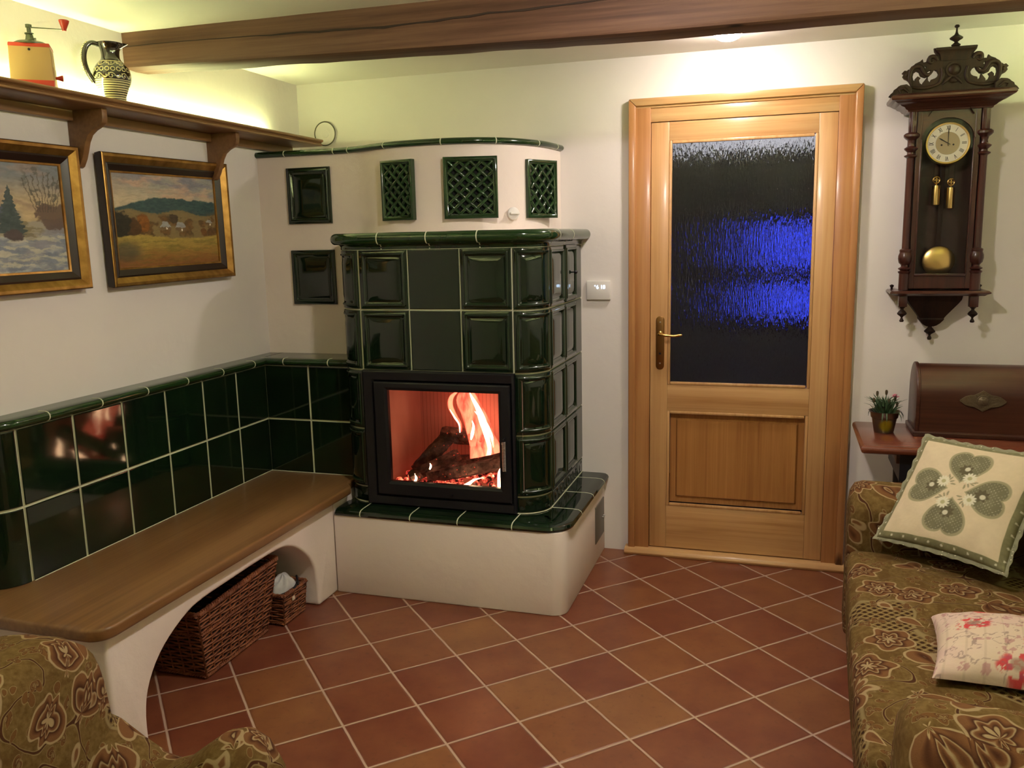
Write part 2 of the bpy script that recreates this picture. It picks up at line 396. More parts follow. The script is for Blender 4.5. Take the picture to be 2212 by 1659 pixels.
# ================================================================== THE ROOM
XL, XR, YB, YF, ZC = .504, 4.10, 0., -6.2, 2.261
struct('floor', MB().box(XL-.2, XR+.2, YF-.2, .0, -.1, 0), M_floor, smooth=0)
struct('ceiling', MB().box(XL-.2, XR+.2, YF-.2, .12, ZC, ZC+.1), M_ceil, smooth=0)
struct('wall_left', MB().box(XL-.2, XL, YF-.2, .12, 0, ZC), M_wall, smooth=0)
struct('wall_right', MB().box(XR, XR+.2, YF-.2, .12, 0, ZC), M_wall, smooth=0)
struct('wall_front', MB().box(XL, XR, YF-.2, YF, 0, ZC), M_wall, smooth=0)
DX0, DX1, DZ = 2.20, 3.085, 2.045
wb = MB().box(XL, DX0, 0, .12, 0, ZC).box(DX1, XR, 0, .12, 0, ZC).box(DX0, DX1, 0, .12, DZ, ZC)
struct('wall_back', wb, M_wall, smooth=0)
# dark room seen through the glass of the door
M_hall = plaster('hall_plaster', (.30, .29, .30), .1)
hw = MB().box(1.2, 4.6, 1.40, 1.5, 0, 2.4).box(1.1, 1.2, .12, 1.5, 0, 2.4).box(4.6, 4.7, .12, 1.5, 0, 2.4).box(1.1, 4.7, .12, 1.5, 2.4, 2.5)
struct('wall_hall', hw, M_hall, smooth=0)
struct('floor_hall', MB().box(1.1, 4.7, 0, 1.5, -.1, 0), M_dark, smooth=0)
# window of the hall with blue dusk behind
M_dusk = emis('blue_evening_sky', (.055, .09, 1.), 1.6)
def window_hall():
    f = MB()
    for x0, x1, z0, z1 in ((2.60, 2.79, .93, 1.61), (3.10, 3.16, .93, 1.61), (2.56, 3.10, .93, .99), (2.56, 3.10, 1.55, 1.61), (2.56, 3.10, 1.205, 1.285)):
        f.box(x0, x1, 1.34, 1.40, z0, z1)
    fr = struct('window_1', f, M_dark, smooth=0)
    obj('window_or_glow_pane', MB().box(2.79, 3.10, 1.385, 1.398, 1.285, 1.55), M_dusk, fr, smooth=0)
    obj('window_or_glow_pane', MB().box(2.79, 3.10, 1.385, 1.398, .99, 1.205), M_dusk, fr, smooth=0)
    f = MB().box(2.05, 3.35, 1.375, 1.40, 1.94, 1.97).box(2.05, 3.35, 1.375, 1.40, 2.21, 2.24)  # added glowing panel and bars, giving the pale streaks in the door glass
    f2 = struct('added_glow_frame', f, M_dark, smooth=0)
    obj('window_or_glow_pane', MB().box(2.05, 3.35, 1.385, 1.398, 1.97, 2.21), emis('added_streak_glow', (1., .93, .85), .8), f2, smooth=0)
window_hall()

# ------------------------------------------------------------------ door
def build_door():
    casing = MB()
    x0, x1, H = 2.163, 3.122, 2.080
    prof_in = lambda: None
    # outer moulding and flat boards of the frame
    casing.prism([(x0, 0), (x0, H), (x0+.032, H-.032), (x0+.032, 0)], -.036, 0, 'xz'); casing.prism([(x1, 0), (x1, H), (x1-.032, H-.032), (x1-.032, 0)], -.036, 0, 'xz')
    cs = struct('door_1', casing, M_pine_f, bevel=.006)
    obj('frame_board', MB().box(x0+.030, 2.259, -.024, .03, 0, 2.041), M_pine_f, cs, bevel=.002)
    obj('frame_board', MB().box(3.030, x1-.030, -.024, .03, 0, 2.041), M_pine_f, cs, bevel=.002)
    top = MB().prism([(x0, H), (x1, H), (x1-.032, H-.032), (x0+.032, H-.032)], -.036, 0, 'xz')
    obj('head_moulding', top, M_pine_h, cs, bevel=.005)
    obj('frame_board', MB().box(x0+.030, x1-.030, -.024, .03, 2.038, 2.052), M_pine_h, cs, bevel=.002)
    obj('frame_board', MB().box(2.257, 3.032, -.018, .03, 1.979, 2.040), M_pine_h, cs, bevel=.002)
    # leaf: stiles, rails, recessed panel, glass
    leaf = thing('door_leaf', '', '', (2.262, 0, 0)); 
    for k in ('label', 'category'): del leaf[k]
    leaf.parent = cs
    leafm = MB().box(2.261, 2.339, -.012, .028, .036, 1.977)
    bpy.data.objects.remove(leaf)
    lf = obj('door_leaf', leafm, M_pine_v, cs, bevel=.002)
    obj('stile', MB().box(2.955, 3.029, -.012, .028, .036, 1.977), M_pine_v, lf, bevel=.002)
    obj('rail', MB().box(2.339, 2.955, -.012, .028, 1.897, 1.977), M_pine_h, lf, bevel=.002)
    obj('rail', MB().box(2.339, 2.955, -.012, .028, .695, .818), M_pine_h, lf, bevel=.002)
    obj('rail', MB().box(2.339, 2.955, -.012, .028, .037, .243), M_pine_h, lf, bevel=.002)
    bead = MB()
    for (a0, a1, b0, b1) in ((2.339, 2.952, .818, 1.897), (2.339, 2.952, .243, .695)):
        w = .013
        bead.box(a0, a0+w, -.016, .0, b0, b1).box(a1-w+.003, a1+.003, -.016, .0, b0, b1).box(a0+w, a1-w, -.016, .0, b0, b0+w).box(a0+w, a1-w, -.016, .0, b1-w, b1)
    obj('glazing_bead', bead, M_pine_v, lf, bevel=.004)
    # raised-and-fielded panel with stepped border
    pn = MB()
    def pf(u, v):
        X = 2.352+u*(2.942-2.352); Z = .256+v*(.683-.256)
        d = min(X-2.352, 2.942-X, Z-.256, .683-Z)
        return (X, np.interp(d, [0, .022, .026, .034, .038, 1], [.014, .018, .018, .003, .003, .003]), Z)
    us = sorted(set([d/.59 for d in (0, .022, .026, .034, .038)] + [1-d/.59 for d in (0, .022, .026, .034, .038)] + [.5]))
    vs = sorted(set([d/.427 for d in (0, .022, .026, .034, .038)] + [1-d/.427 for d in (0, .022, .026, .034, .038)] + [.5]))
    pn.grid(pf, us, vs)
    obj('lower_panel', pn, M_pine_dark, lf, smooth=20)
    obj('glass_pane', MB().box(2.350, 2.944, .004, .009, .829, 1.886), M_rib, lf, smooth=0)
    th = MB().prism([(-.052, 0), (-.058, .012), (-.050, .026), (-.036, .031), (.03, .034), (.03, 0)], 2.148, 3.128, 'yz')
    obj('threshold', th, M_pine_h, cs, bevel=.002)
    # handle
    hp = MB(); pts = [(2.287, .905), (2.287, 1.112)] + arc(2.306, 1.112, .019, 180, 0, 8)[1:] + [(2.325, .905)] + arc(2.306, .905, .019, 0, -180, 8)[1:-1]
    hp.prism(pts, -.0175, -.0115, 'xz')
    h = obj('handle_plate', hp, M_brass_d, lf, bevel=.0015)
    lv = MB().lathe([(.0, 0), (.012, 0), (.012, .006), (.007, .010), (.007, .045), (.0, .047)], (2.306, -.017, 1.052), 16, ax=(0, -1, 0))
    lv.tube([(2.306, -.060, 1.053), (2.316, -.064, 1.052), (2.340, -.063, 1.048), (2.372, -.060, 1.046), (2.398, -.058, 1.049), (2.408, -.056, 1.050)], [.0085, .0085, .0066, .0062, .0066, .0045], 12)
    obj('handle_lever', lv, M_brass, h)
    for z in (1.103, .915):
        obj('screw', MB().lathe([(0, 0), (.004, 0), (.003, .002), (0, .0025)], (2.306, -.0175, z), 12, ax=(0, -1, 0)), M_chrome, h)
    obj('keyhole', MB().lathe([(0, 0), (.005, 0), (.005, .0006), (0, .0006)], (2.306, -.0176, .960), 12, ax=(0, -1, 0)), M_dark, h)
build_door()

# ------------------------------------------------------------------ ceiling beam
def build_beam():
    mb = MB(); rings = []
    xs = np.linspace(XL, XR, 40); rnd = np.random.RandomState(3)
    for i, x in enumerate(xs):
        yf = np.interp(x, [.5, 2.2, 4.1], [-1.190, -1.145, -1.10]); zb = np.interp(x, [.5, 1.3, 2., 2.4, 3., 3.5, 4.1], [2.137, 2.125, 2.111, 2.106, 2.106, 2.103, 2.10])
        w = rnd.uniform(-.0025, .0025); w2 = rnd.uniform(-.003, .003)
        yb = yf+.135
        ring = [(yf+w, 2.263), (yf+.001, zb+.085), (yf-.001+w, zb+.055), (yf+w2, zb+.014+w), (yf+.004, zb+.004), (yf+.016+w2, zb+w*.6), (yf+.06, zb-.003+w*.5), (yb-.012, zb+w), (yb-.003, zb+.008), (yb+w, zb+.03), (yb, 2.263)]
        rings.append([(x, a, b) for a, b in ring])
    mb.loft(rings)
    b = obj('ceiling_beam', mb, M_beam, smooth=30)
    tag(b, 'old brown stained timber beam running across the whole ceiling', 'beam')
    # long drying crack
    ck = MB(); rr = []
    for i, x in enumerate(np.linspace(XL+.01, XR-.02, 60)):
        yf = np.interp(x, [.5, 2.2, 4.1], [-1.190, -1.145, -1.10]); z = np.interp(x, [.5, 1.2, 1.6, 1.9, 2.3, 4.1], [2.215, 2.205, 2.198, 2.208, 2.215, 2.2])+rnd.uniform(-.002, .002)
        h = np.interp(x, [.5, 1., 1.4, 1.9, 2.6, 4.1], [.0006, .001, .0035, .003, .002, .001])*rnd.uniform(.6, 1.3)
        rr.append([(x, yf-.0035, z), (x, yf-.0035, z-h*2), (x, yf+.004, z-h*2), (x, yf+.004, z)])
    ck.loft(rr); obj('drying_crack', ck, M_crack, b, smooth=0)
    # ragged plaster joint on top edge
build_beam()

# ------------------------------------------------------------------ ceiling lamps (all of one kind)
def ceiling_lamp(x, y, label, glow):
    t = thing('ceiling_lamp', label, 'ceiling lamp', (x, y, ZC), 0, 'round ceiling lamps')
    obj('lamp_rim', MB().lathe([(.0, 0), (.062, 0), (.065, -.008), (.060, -.015), (.054, -.017), (.052, -.012), (0, -.010)], (x, y, ZC), 40), M_white, t)
    obj('lamp_glass', MB().lathe([(.0515, -.012), (.051, -.028), (.044, -.040), (.028, -.048), (.0, -.051)], (x, y, ZC), 40), glow, t)
    return t
ceiling_lamp(2.605, -.41, 'round white lit ceiling lamp between the beam and the glazed door', M_lampglow)
ceiling_lamp(2.50, -1.86, 'round white lit ceiling lamp in front of the brown beam', M_lampglow2)
for x, y, s in ((2.5, -3.6, 'nearer the beam'), (2.5, -5.2, 'by the front wall')):  # two unseen lamps added to brighten the room from behind the camera
    ceiling_lamp(x, y, 'added unseen fill lamp on the ceiling in the rear half of the room, '+s, M_fillglow)

# ------------------------------------------------------------------ shelf with light strip on the left wall
def bracket_poly():
    p = [(.530, 1.952), (.504, 1.918), (.504, 1.80), (.516, 1.770), (.527, 1.760), (.538, 1.766), (.552, 1.790), (.563, 1.818), (.572, 1.845), (.586, 1.868), (.606, 1.882), (.632, 1.893), (.648, 1.904), (.652, 1.920), (.652, 1.952)]
    return p
def wall_shelf(side, y0, y1, ys, label, striplabel):
    s = 1 if side == 'left' else -1; xw = XL if side == 'left' else XR
    X = lambda x: xw + s*(x-.504)
    t = thing('wall_shelf', label, 'shelf', (xw, (y0+y1)/2, 1.95), 0, 'wall shelves on brackets')
    prof = [(X(.504), 1.950), (X(.680), 1.950), (X(.686), 1.953), (X(.686), 1.960), (X(.680), 1.963), (X(.684), 1.967), (X(.692), 1.970), (X(.694), 1.976), (X(.690), 1.981), (X(.504), 1.981)]
    obj('shelf_board', MB().loft([[(a, y, b) for a, b in prof] for y in (y0, y1)]), M_shelfw, t, bevel=.0015)
    obj('wall_batten', MB().box(*sorted((X(.504), X(.530))), y0, y1-.012, 1.917, 1.951), M_shelfw, t, bevel=.002)
    for y in ys:
        obj('bracket', MB().prism([(X(a), b) for a, b in bracket_poly()], y-.0125, y+.0125, 'xz'), M_shelfw, t, bevel=.003)
    st = MB().box(*sorted((X(.520), X(.532))), y0, y1-.20, 1.982, 1.988)
    o = obj('light_strip', st, M_strip if side == 'left' else M_strip_r, smooth=0)
    tag(o, striplabel, 'light strip', 'light strips on the wall shelves')
wall_shelf('left', -5.0, -.10, (-.735, -1.475, -2.215, -2.955), 'long brown wooden wall shelf on brackets, carrying the grinder and the jug', 'lit greenish light strip lying along the back of the left shelf')
wall_shelf('right', -5.0, -.06, (-.735, -1.475, -2.215), 'brown wooden wall shelf on the right wall beyond the clock', 'lit greenish light strip lying on the right wall shelf')

# ------------------------------------------------------------------ round vent cover above the stove
t = thing('vent_cover', 'round white vent cover with a thin dark rim, on the wall above the stove', 'vent cover', (.653, 0, 2.02))
def ring(R, r, c, ax, n=40, m=10):
    c = Vector(c); Q = Vector((0, 0, 1)).rotation_difference(Vector(ax)).to_matrix(); return MB().loft([[c+Q @ Vector(((R+r*math.cos(2*PI*j/m))*math.cos(2*PI*i/n), (R+r*math.cos(2*PI*j/m))*math.sin(2*PI*i/n), r*math.sin(2*PI*j/m))) for j in range(m)] for i in range(n)], closed=True)
obj('cover_disc', MB().lathe([(0, 0), (.056, 0), (.055, .010), (.048, .012), (.020, .006), (.018, .010), (0, .010)], (.653, 0, 2.020), 40, ax=(0, -1, 0)), M_wall, t)
obj('rim', ring(.0565, .0030, (.653, -.010, 2.020), (0, -1, 0)), Mat('dark_rim', col=(.10, .09, .06), rough=.3, metal=.6).m, t)

# ------------------------------------------------------------------ thermostat
t = thing('thermostat', 'small white wall thermostat with glowing blue-white digits beside the door', 'thermostat', (2.02, 0, 1.247))
obj('housing', MB().box(1.966, 2.077, -.017, 0, 1.204, 1.291), M_white, t, bevel=.004)
R90 = Matrix.Rotation(PI/2, 4, 'X')
d = text_mesh('display_digits', "6 18", .024, Matrix.Translation((2.033, -.0175, 1.262)) @ R90, M_digit, t)
obj('display_dot', MB().box(2.004, 2.008, -.0178, -.0172, 1.266, 1.271), M_digit, t, smooth=0)

# ------------------------------------------------------------------ landscape paintings
def vnoise(x, y, s, seed=0):
    r = np.random.RandomState(seed); g = r.rand(64, 64); X = (x*s) % 63; Y = (y*s) % 63
    i = X.astype(int); j = Y.astype(int); fx = X-i; fy = Y-j; fx = fx*fx*(3-2*fx); fy = fy*fy*(3-2*fy)
    i2 = (i+1) % 64; j2 = (j+1) % 64
    return (g[i, j]*(1-fx)+g[i2, j]*fx)*(1-fy)+(g[i, j2]*(1-fx)+g[i2, j2]*fx)*fy
def fbm(x, y, s, seed=0, o=4):
    return sum(vnoise(x, y, s*2**k, seed+k)/2**k for k in range(o))/sum(1/2**k for k in range(o))
def lerp(a, b, t): return a+(b-a)*np.clip(t, 0, 1)[..., None]
def c3(r, g, b): return np.array(srgb(r, g, b))
def put(img, mask, col): return img*(1-mask[..., None])+np.array(col)*mask[..., None]
def sst(a, b, x): t = np.clip((x-a)/(b-a), 0, 1); return t*t*(3-2*t)
def warp(u, v, a=.022, s=14):
    return u+a*(fbm(u, v, s, 71)-.5)+a*.5*(fbm(u, v, s*4, 75)-.5), v+a*(fbm(u, v, s, 81)-.5)+a*.7*(fbm(u, v, s*4, 85)-.5)
def paint_autumn(u, v):   # u 0..1 left-right, v 0..1 bottom-top
    u, v = warp(u, v, .03)
    n = fbm(u, v*2, 5, 1); f = fbm(u*1.0, v*3, 26, 5)
    img = lerp(c3(196, 180, 150)*np.ones(u.shape+(3,)), c3(128, 128, 138), sst(.62, 1., v+.25*u-.1))
    img = put(img, sst(.5, .72, n)*.7*(v > .6), c3(205, 168, 140)); img = put(img, sst(.45, .6, fbm(u+v, v*4, 6, 9))*.35, c3(178, 176, 150))
    hill = .70+.055*np.sin((u-.25)*4.2)-.02*np.cos(u*9)
    img = put(img, sst(.008, -.008, v-hill), lerp(c3(44, 66, 74)*np.ones(u.shape+(3,)), c3(64, 88, 84), f))
    h2 = .60+.02*np.sin(u*13)-.07*(u-.3)**2
    img = put(img, sst(.008, -.008, v-h2)*1., lerp(c3(150, 128, 84)*np.ones(u.shape+(3,)), c3(112, 96, 66), f*1.3))
    tr = fbm(u, v, 13, 21); m = sst(.46, .56, tr)*sst(.28, .36, v)*sst(.62, .52, v)
    img = put(img, m, lerp(c3(60, 50, 30)*np.ones(u.shape+(3,)), c3(128, 92, 52), fbm(u, v, 40, 3)))
    for (a, b, r1, r2, c) in ((.25, .47, .06, .11, (158, 98, 36)), (.16, .43, .07, .10, (96, 66, 36)), (.05, .45, .09, .16, (50, 46, 34)), (.85, .36, .035, .06, (128, 84, 40)), (.93, .34, .04, .07, (110, 78, 44)), (.55, .52, .05, .06, (86, 70, 52))):
        e = ((u-a)/r1)**2+((v-b)/r2)**2+.9*(fbm(u, v, 30, 31)-.5); img = put(img, sst(1.1, .8, e), lerp(c3(*c)*np.ones(u.shape+(3,)), c3(*[int(q*.55) for q in c]), fbm(u, v, 36, 8)))
    for (a, b, w, h) in ((.46, .43, .05, .06), (.61, .42, .06, .055), (.92, .48, .04, .03)):
        roof = (np.abs(u-a) < w*(1-.6*np.clip((v-b)/h, 0, 1))) & (v > b) & (v < b+h); img = put(img, roof*1., c3(150, 150, 150))
        wall = (np.abs(u-a) < w*.9) & (v > b-.035) & (v <= b); img = put(img, wall*1., c3(112, 88, 62))
        img = put(img, ((np.abs(u-a-.01) < .008) & (v > b-.03) & (v < b-.008))*1., c3(225, 215, 195))
    img = put(img, sst(.33, .31, v-.02*np.sin(u*7)), lerp(c3(166, 142, 70)*np.ones(u.shape+(3,)), c3(138, 96, 48), sst(.33, .05, v)+.6*(fbm(u, v*4, 12, 14)-.5)))
    img = put(img, sst(.5, .66, fbm(u, v*5, 8, 44))*(v < .31)*.55, c3(110, 104, 44))
    img = put(img, sst(.17, .05, np.hypot((u-.08)/1.2, v-.17))*.8, c3(78, 74, 58))
    img = put(img, sst(.16, .0, v)*.5, c3(128, 76, 44))
    return img*(.74+.52*f[..., None])
def paint_winter(u, v):
    u, v = warp(u, v, .03)
    f = fbm(u, v*2, 24, 4); n = fbm(u, v*2, 5, 2)
    img = lerp(c3(190, 168, 130)*np.ones(u.shape+(3,)), c3(118, 122, 128), sst(.58, .92, v)); img = put(img, sst(.5, .7, n)*.55*(v > .55), c3(150, 126, 112))
    hill = .60+.05*np.cos((u-.35)*6)
    img = put(img, sst(.008, -.008, v-hill)*sst(.75, .65, u), c3(74, 84, 100)*np.ones(u.shape+(3,)))
    img = put(img, sst(.01, -.01, v-(.47+.03*np.sin(u*8))), lerp(c3(172, 166, 158)*np.ones(u.shape+(3,)), c3(146, 136, 112), f*1.2))
    img = put(img, sst(.52, .62, fbm(u, v*2, 10, 17))*(v < .47)*(v > .22)*.7, c3(112, 104, 72))
    snow = (v < .36-.25*np.abs(u-.85)+.04*np.sin(u*14)); img = put(img, snow*1., lerp(c3(160, 162, 166)*np.ones(u.shape+(3,)), c3(122, 130, 144), sst(.35, .65, fbm(u, v*2, 9, 12))))
    road = sst(.10, .05, np.abs(u-(.97-.7*(.45-v)))) * (v < .46)*(v > .1); img = put(img, road*.8, c3(140, 140, 150))
    img = put(img, sst(.5, .7, fbm(u+v, v*3, 14, 33))*(v < .34)*.7, c3(196, 190, 166))
    e = ((u-.93)/.13)**2+((v-.52)/.13)**2+1.2*(fbm(u, v, 26, 6)-.5); img = put(img, sst(1.1, .7, e)*.9, lerp(c3(110, 84, 74)*np.ones(u.shape+(3,)), c3(70, 56, 50), f))
    for k in range(9):
        a = .80+.02*k; b = .62; sl = (k-4)*.06; L = .30-.015*abs(k-4)
        m = (np.abs(u-(a+sl*(v-b)*1.)) < .0035)*(v > b-.06)*(v < b+L); img = put(img, m*.75, c3(84, 72, 58))
    img = put(img, sst(.6, .72, fbm(u*1.2, v*1.2, 22, 40))*sst(.22, .12, np.hypot((u-.88)/.8, (v-.80)/1.4))*.7, c3(70, 70, 66))
    tv = (v-.36)/.42; wd = .085*(1-np.clip(tv, 0, 1))*(.75+.5*np.abs(np.sin(v*85)))+.004
    m = (np.abs(u-.64) < wd)*(tv > 0)*(tv < 1); img = put(img, m*1., lerp(c3(40, 54, 52)*np.ones(u.shape+(3,)), c3(74, 88, 88), fbm(u, v, 40, 19)))
    e = ((u-.66)/.06)**2+((v-.34)/.06)**2+(fbm(u, v, 30, 6)-.5); img = put(img, sst(1.1, .7, e), c3(78, 66, 66))
    return img*(.74+.52*f[..., None])
M_gold = Mat('antique_gold_leaf', rough=.34, metal=.85); M_gold.set('col', M_gold.ramp(M_gold.noise(M_gold.co(), 24, 4), [(.3, (.27, .135, .030)), (.7, (.50, .28, .075))])); M_gold.bump(M_gold.noise(M_gold.co(), 60, 3), .15, .002); M_gold = M_gold.m
M_frame_d = Mat('dark_brown_frame_lacquer', col=(.020, .009, .006), rough=.35).m
def picture(y0, y1, z0, z1, tilt, paint, label, dep=.044):
    cy, cz = (y0+y1)/2, (z0+z1)/2; W, H = y1-y0, z1-z0
    t = thing('framed_painting', label, 'painting', (XL, cy, cz), 0, 'framed landscapes on the left wall')
    T = Matrix.Translation((XL, cy, cz)) @ Matrix.Rotation(tilt, 4, 'X')
    def loop(ins, d): return [T @ Vector((d, a, b)) for a, b in ((-W/2+ins, -H/2+ins), (W/2-ins, -H/2+ins), (W/2-ins, H/2-ins), (-W/2+ins, H/2-ins))]
    g = MB().loft([loop(.003, dep-.006), loop(.002, dep-.002), loop(.005, dep), loop(.014, dep-.002), loop(.036, dep-.019), loop(.038, .012), loop(.030, .008)], closed=True, caps=False)
    obj('frame_side', MB().loft([loop(.012, .003), loop(.004, .010), loop(.0, dep-.008), loop(.001, dep-.003), loop(.006, dep-.003), loop(.010, dep-.010)], closed=True, caps=False), M_frame_d, t, smooth=25, label='near black outer side of the frame')
    obj('gilt_frame', g, M_gold, t, smooth=25)
    dk = MB().loft([loop(.034, .004), loop(.034, dep-.017), loop(.040, dep-.015), loop(.050, dep-.020), loop(.062, dep-.028), loop(.063, .004)], closed=True, caps=False)
    obj('inner_frame', dk, M_frame_d, t, smooth=25, label='dark brown inner frame')
    lp = MB().loft([loop(.060, .006), loop(.060, dep-.027), loop(.067, dep-.029), loop(.069, .006)], closed=True, caps=False)
    obj('slip', lp, M_gold, t, smooth=25)
    nu, nv = 340, 230; us = np.linspace(0, 1, nu); vs = np.linspace(0, 1, nv); ins = .064
    mb = MB(); mb.grid(lambda u, v: T @ Vector((.010, -W/2+ins+u*(W-2*ins), -H/2+ins+v*(H-2*ins))), us, vs)
    o = obj('canvas', mb, M_paint, t, smooth=0, recalc=False)
    U, V = np.meshgrid(us, vs); set_paint(o, np.clip(paint(U, V), 0, 1).reshape(-1, 3))
    obj('back_board', MB().loft([loop(.012, .002), loop(.012, .008)]), M_frame_d, t, smooth=0)
picture(-1.392, -.672, 1.352, 1.829, math.radians(.6), paint_autumn, 'framed autumn landscape painting with fields and a dark hill, nearer the stove')
picture(-2.215, -1.492, 1.352, 1.829, math.radians(.3), paint_winter, 'framed snowy landscape painting with a fir tree, cut by the left picture edge')
# ================================================================== TILED STOVE
def ggrid(w, brk, n=2):
    a = [b for b in brk if b < w/2] + [w-b for b in brk if b < w/2] + [w*(i+1)/(n+1) for i in range(n)]
    a = sorted(set(round(q, 5) for q in a)); return [a[0]] + [a[i] for i in range(1, len(a)) if a[i]-a[i-1] > .0004]
FR_D = [0, .002, .004, .013, .015, .020, .023, .030, .034, .040, .055]
FR_H = [-.003, .006, .0065, .007, .0095, .0095, .005, .0005, .002, .0035, .0055]
def framed_tile(mb, w, h, fn, n=4, gap=.0026, flat=False, relief=False):
    """fn(u, v, d) -> point, u in 0..w, v in 0..h, d outward. material 0 glaze, 1 light edge"""
    brk = [0, .0015, .004, .0055] if flat else FR_D
    us = ggrid(w-2*gap, brk, n); vs = ggrid(h-2*gap, brk, n if not relief else 8)
    if relief: us = sorted(set(us+list(np.linspace(0, w-2*gap, 26))))
    def H(a, b):
        d = min(a, w-2*gap-a, b, h-2*gap-b)
        if flat: return float(np.interp(d, [0, .0015, .004, .0055], [-.003, .003, .004, .004]))
        if relief: return float(np.interp(d, [0, .002, .006], [-.004, .002, .003])) + .004*max(0, math.sin(a*95)*math.sin(b/h*PI*2.2+a*30))*(1 if d > .012 else 0)
        return float(np.interp(d, FR_D, FR_H))
    def mf(a, b):
        d = min(a, w-2*gap-a, b, h-2*gap-b)
        return 1 if (.013 < d < .015 or .0195 < d < .023) and not flat and not relief else (1 if d < .0014 else 0)
    mb.grid(lambda a, b: fn(a+gap, b+gap, H(a, b)), us, vs, mf)
BX0, BX1, BY = 1.036, 1.933, -.685
ROWS = [.449, .705, .960, 1.213, 1.460]
ZL = .377
R = .115
def curve_pos(path):
    P = [Vector(p) for p in path]; L = [0]
    for a, b in zip(P, P[1:]): L.append(L[-1]+(b-a).length)
    def f(s, d):
        s = max(0, min(L[-1], s)); i = max(0, min(len(P)-2, int(np.searchsorted(L, s))-1)); t = (s-L[i])/(L[i+1]-L[i])
        p = P[i].lerp(P[i+1], t); a = (P[i+1]-P[i]).normalized()
        # smooth normal
        def nrm(k):
            k0, k1 = max(0, k-1), min(len(P)-1, k+1); q = (P[k1]-P[k0]).normalized(); return Vector((q.y, -q.x))
        n = nrm(i).lerp(nrm(i+1), t).normalized()
        return p+n*d
    return f, L[-1]

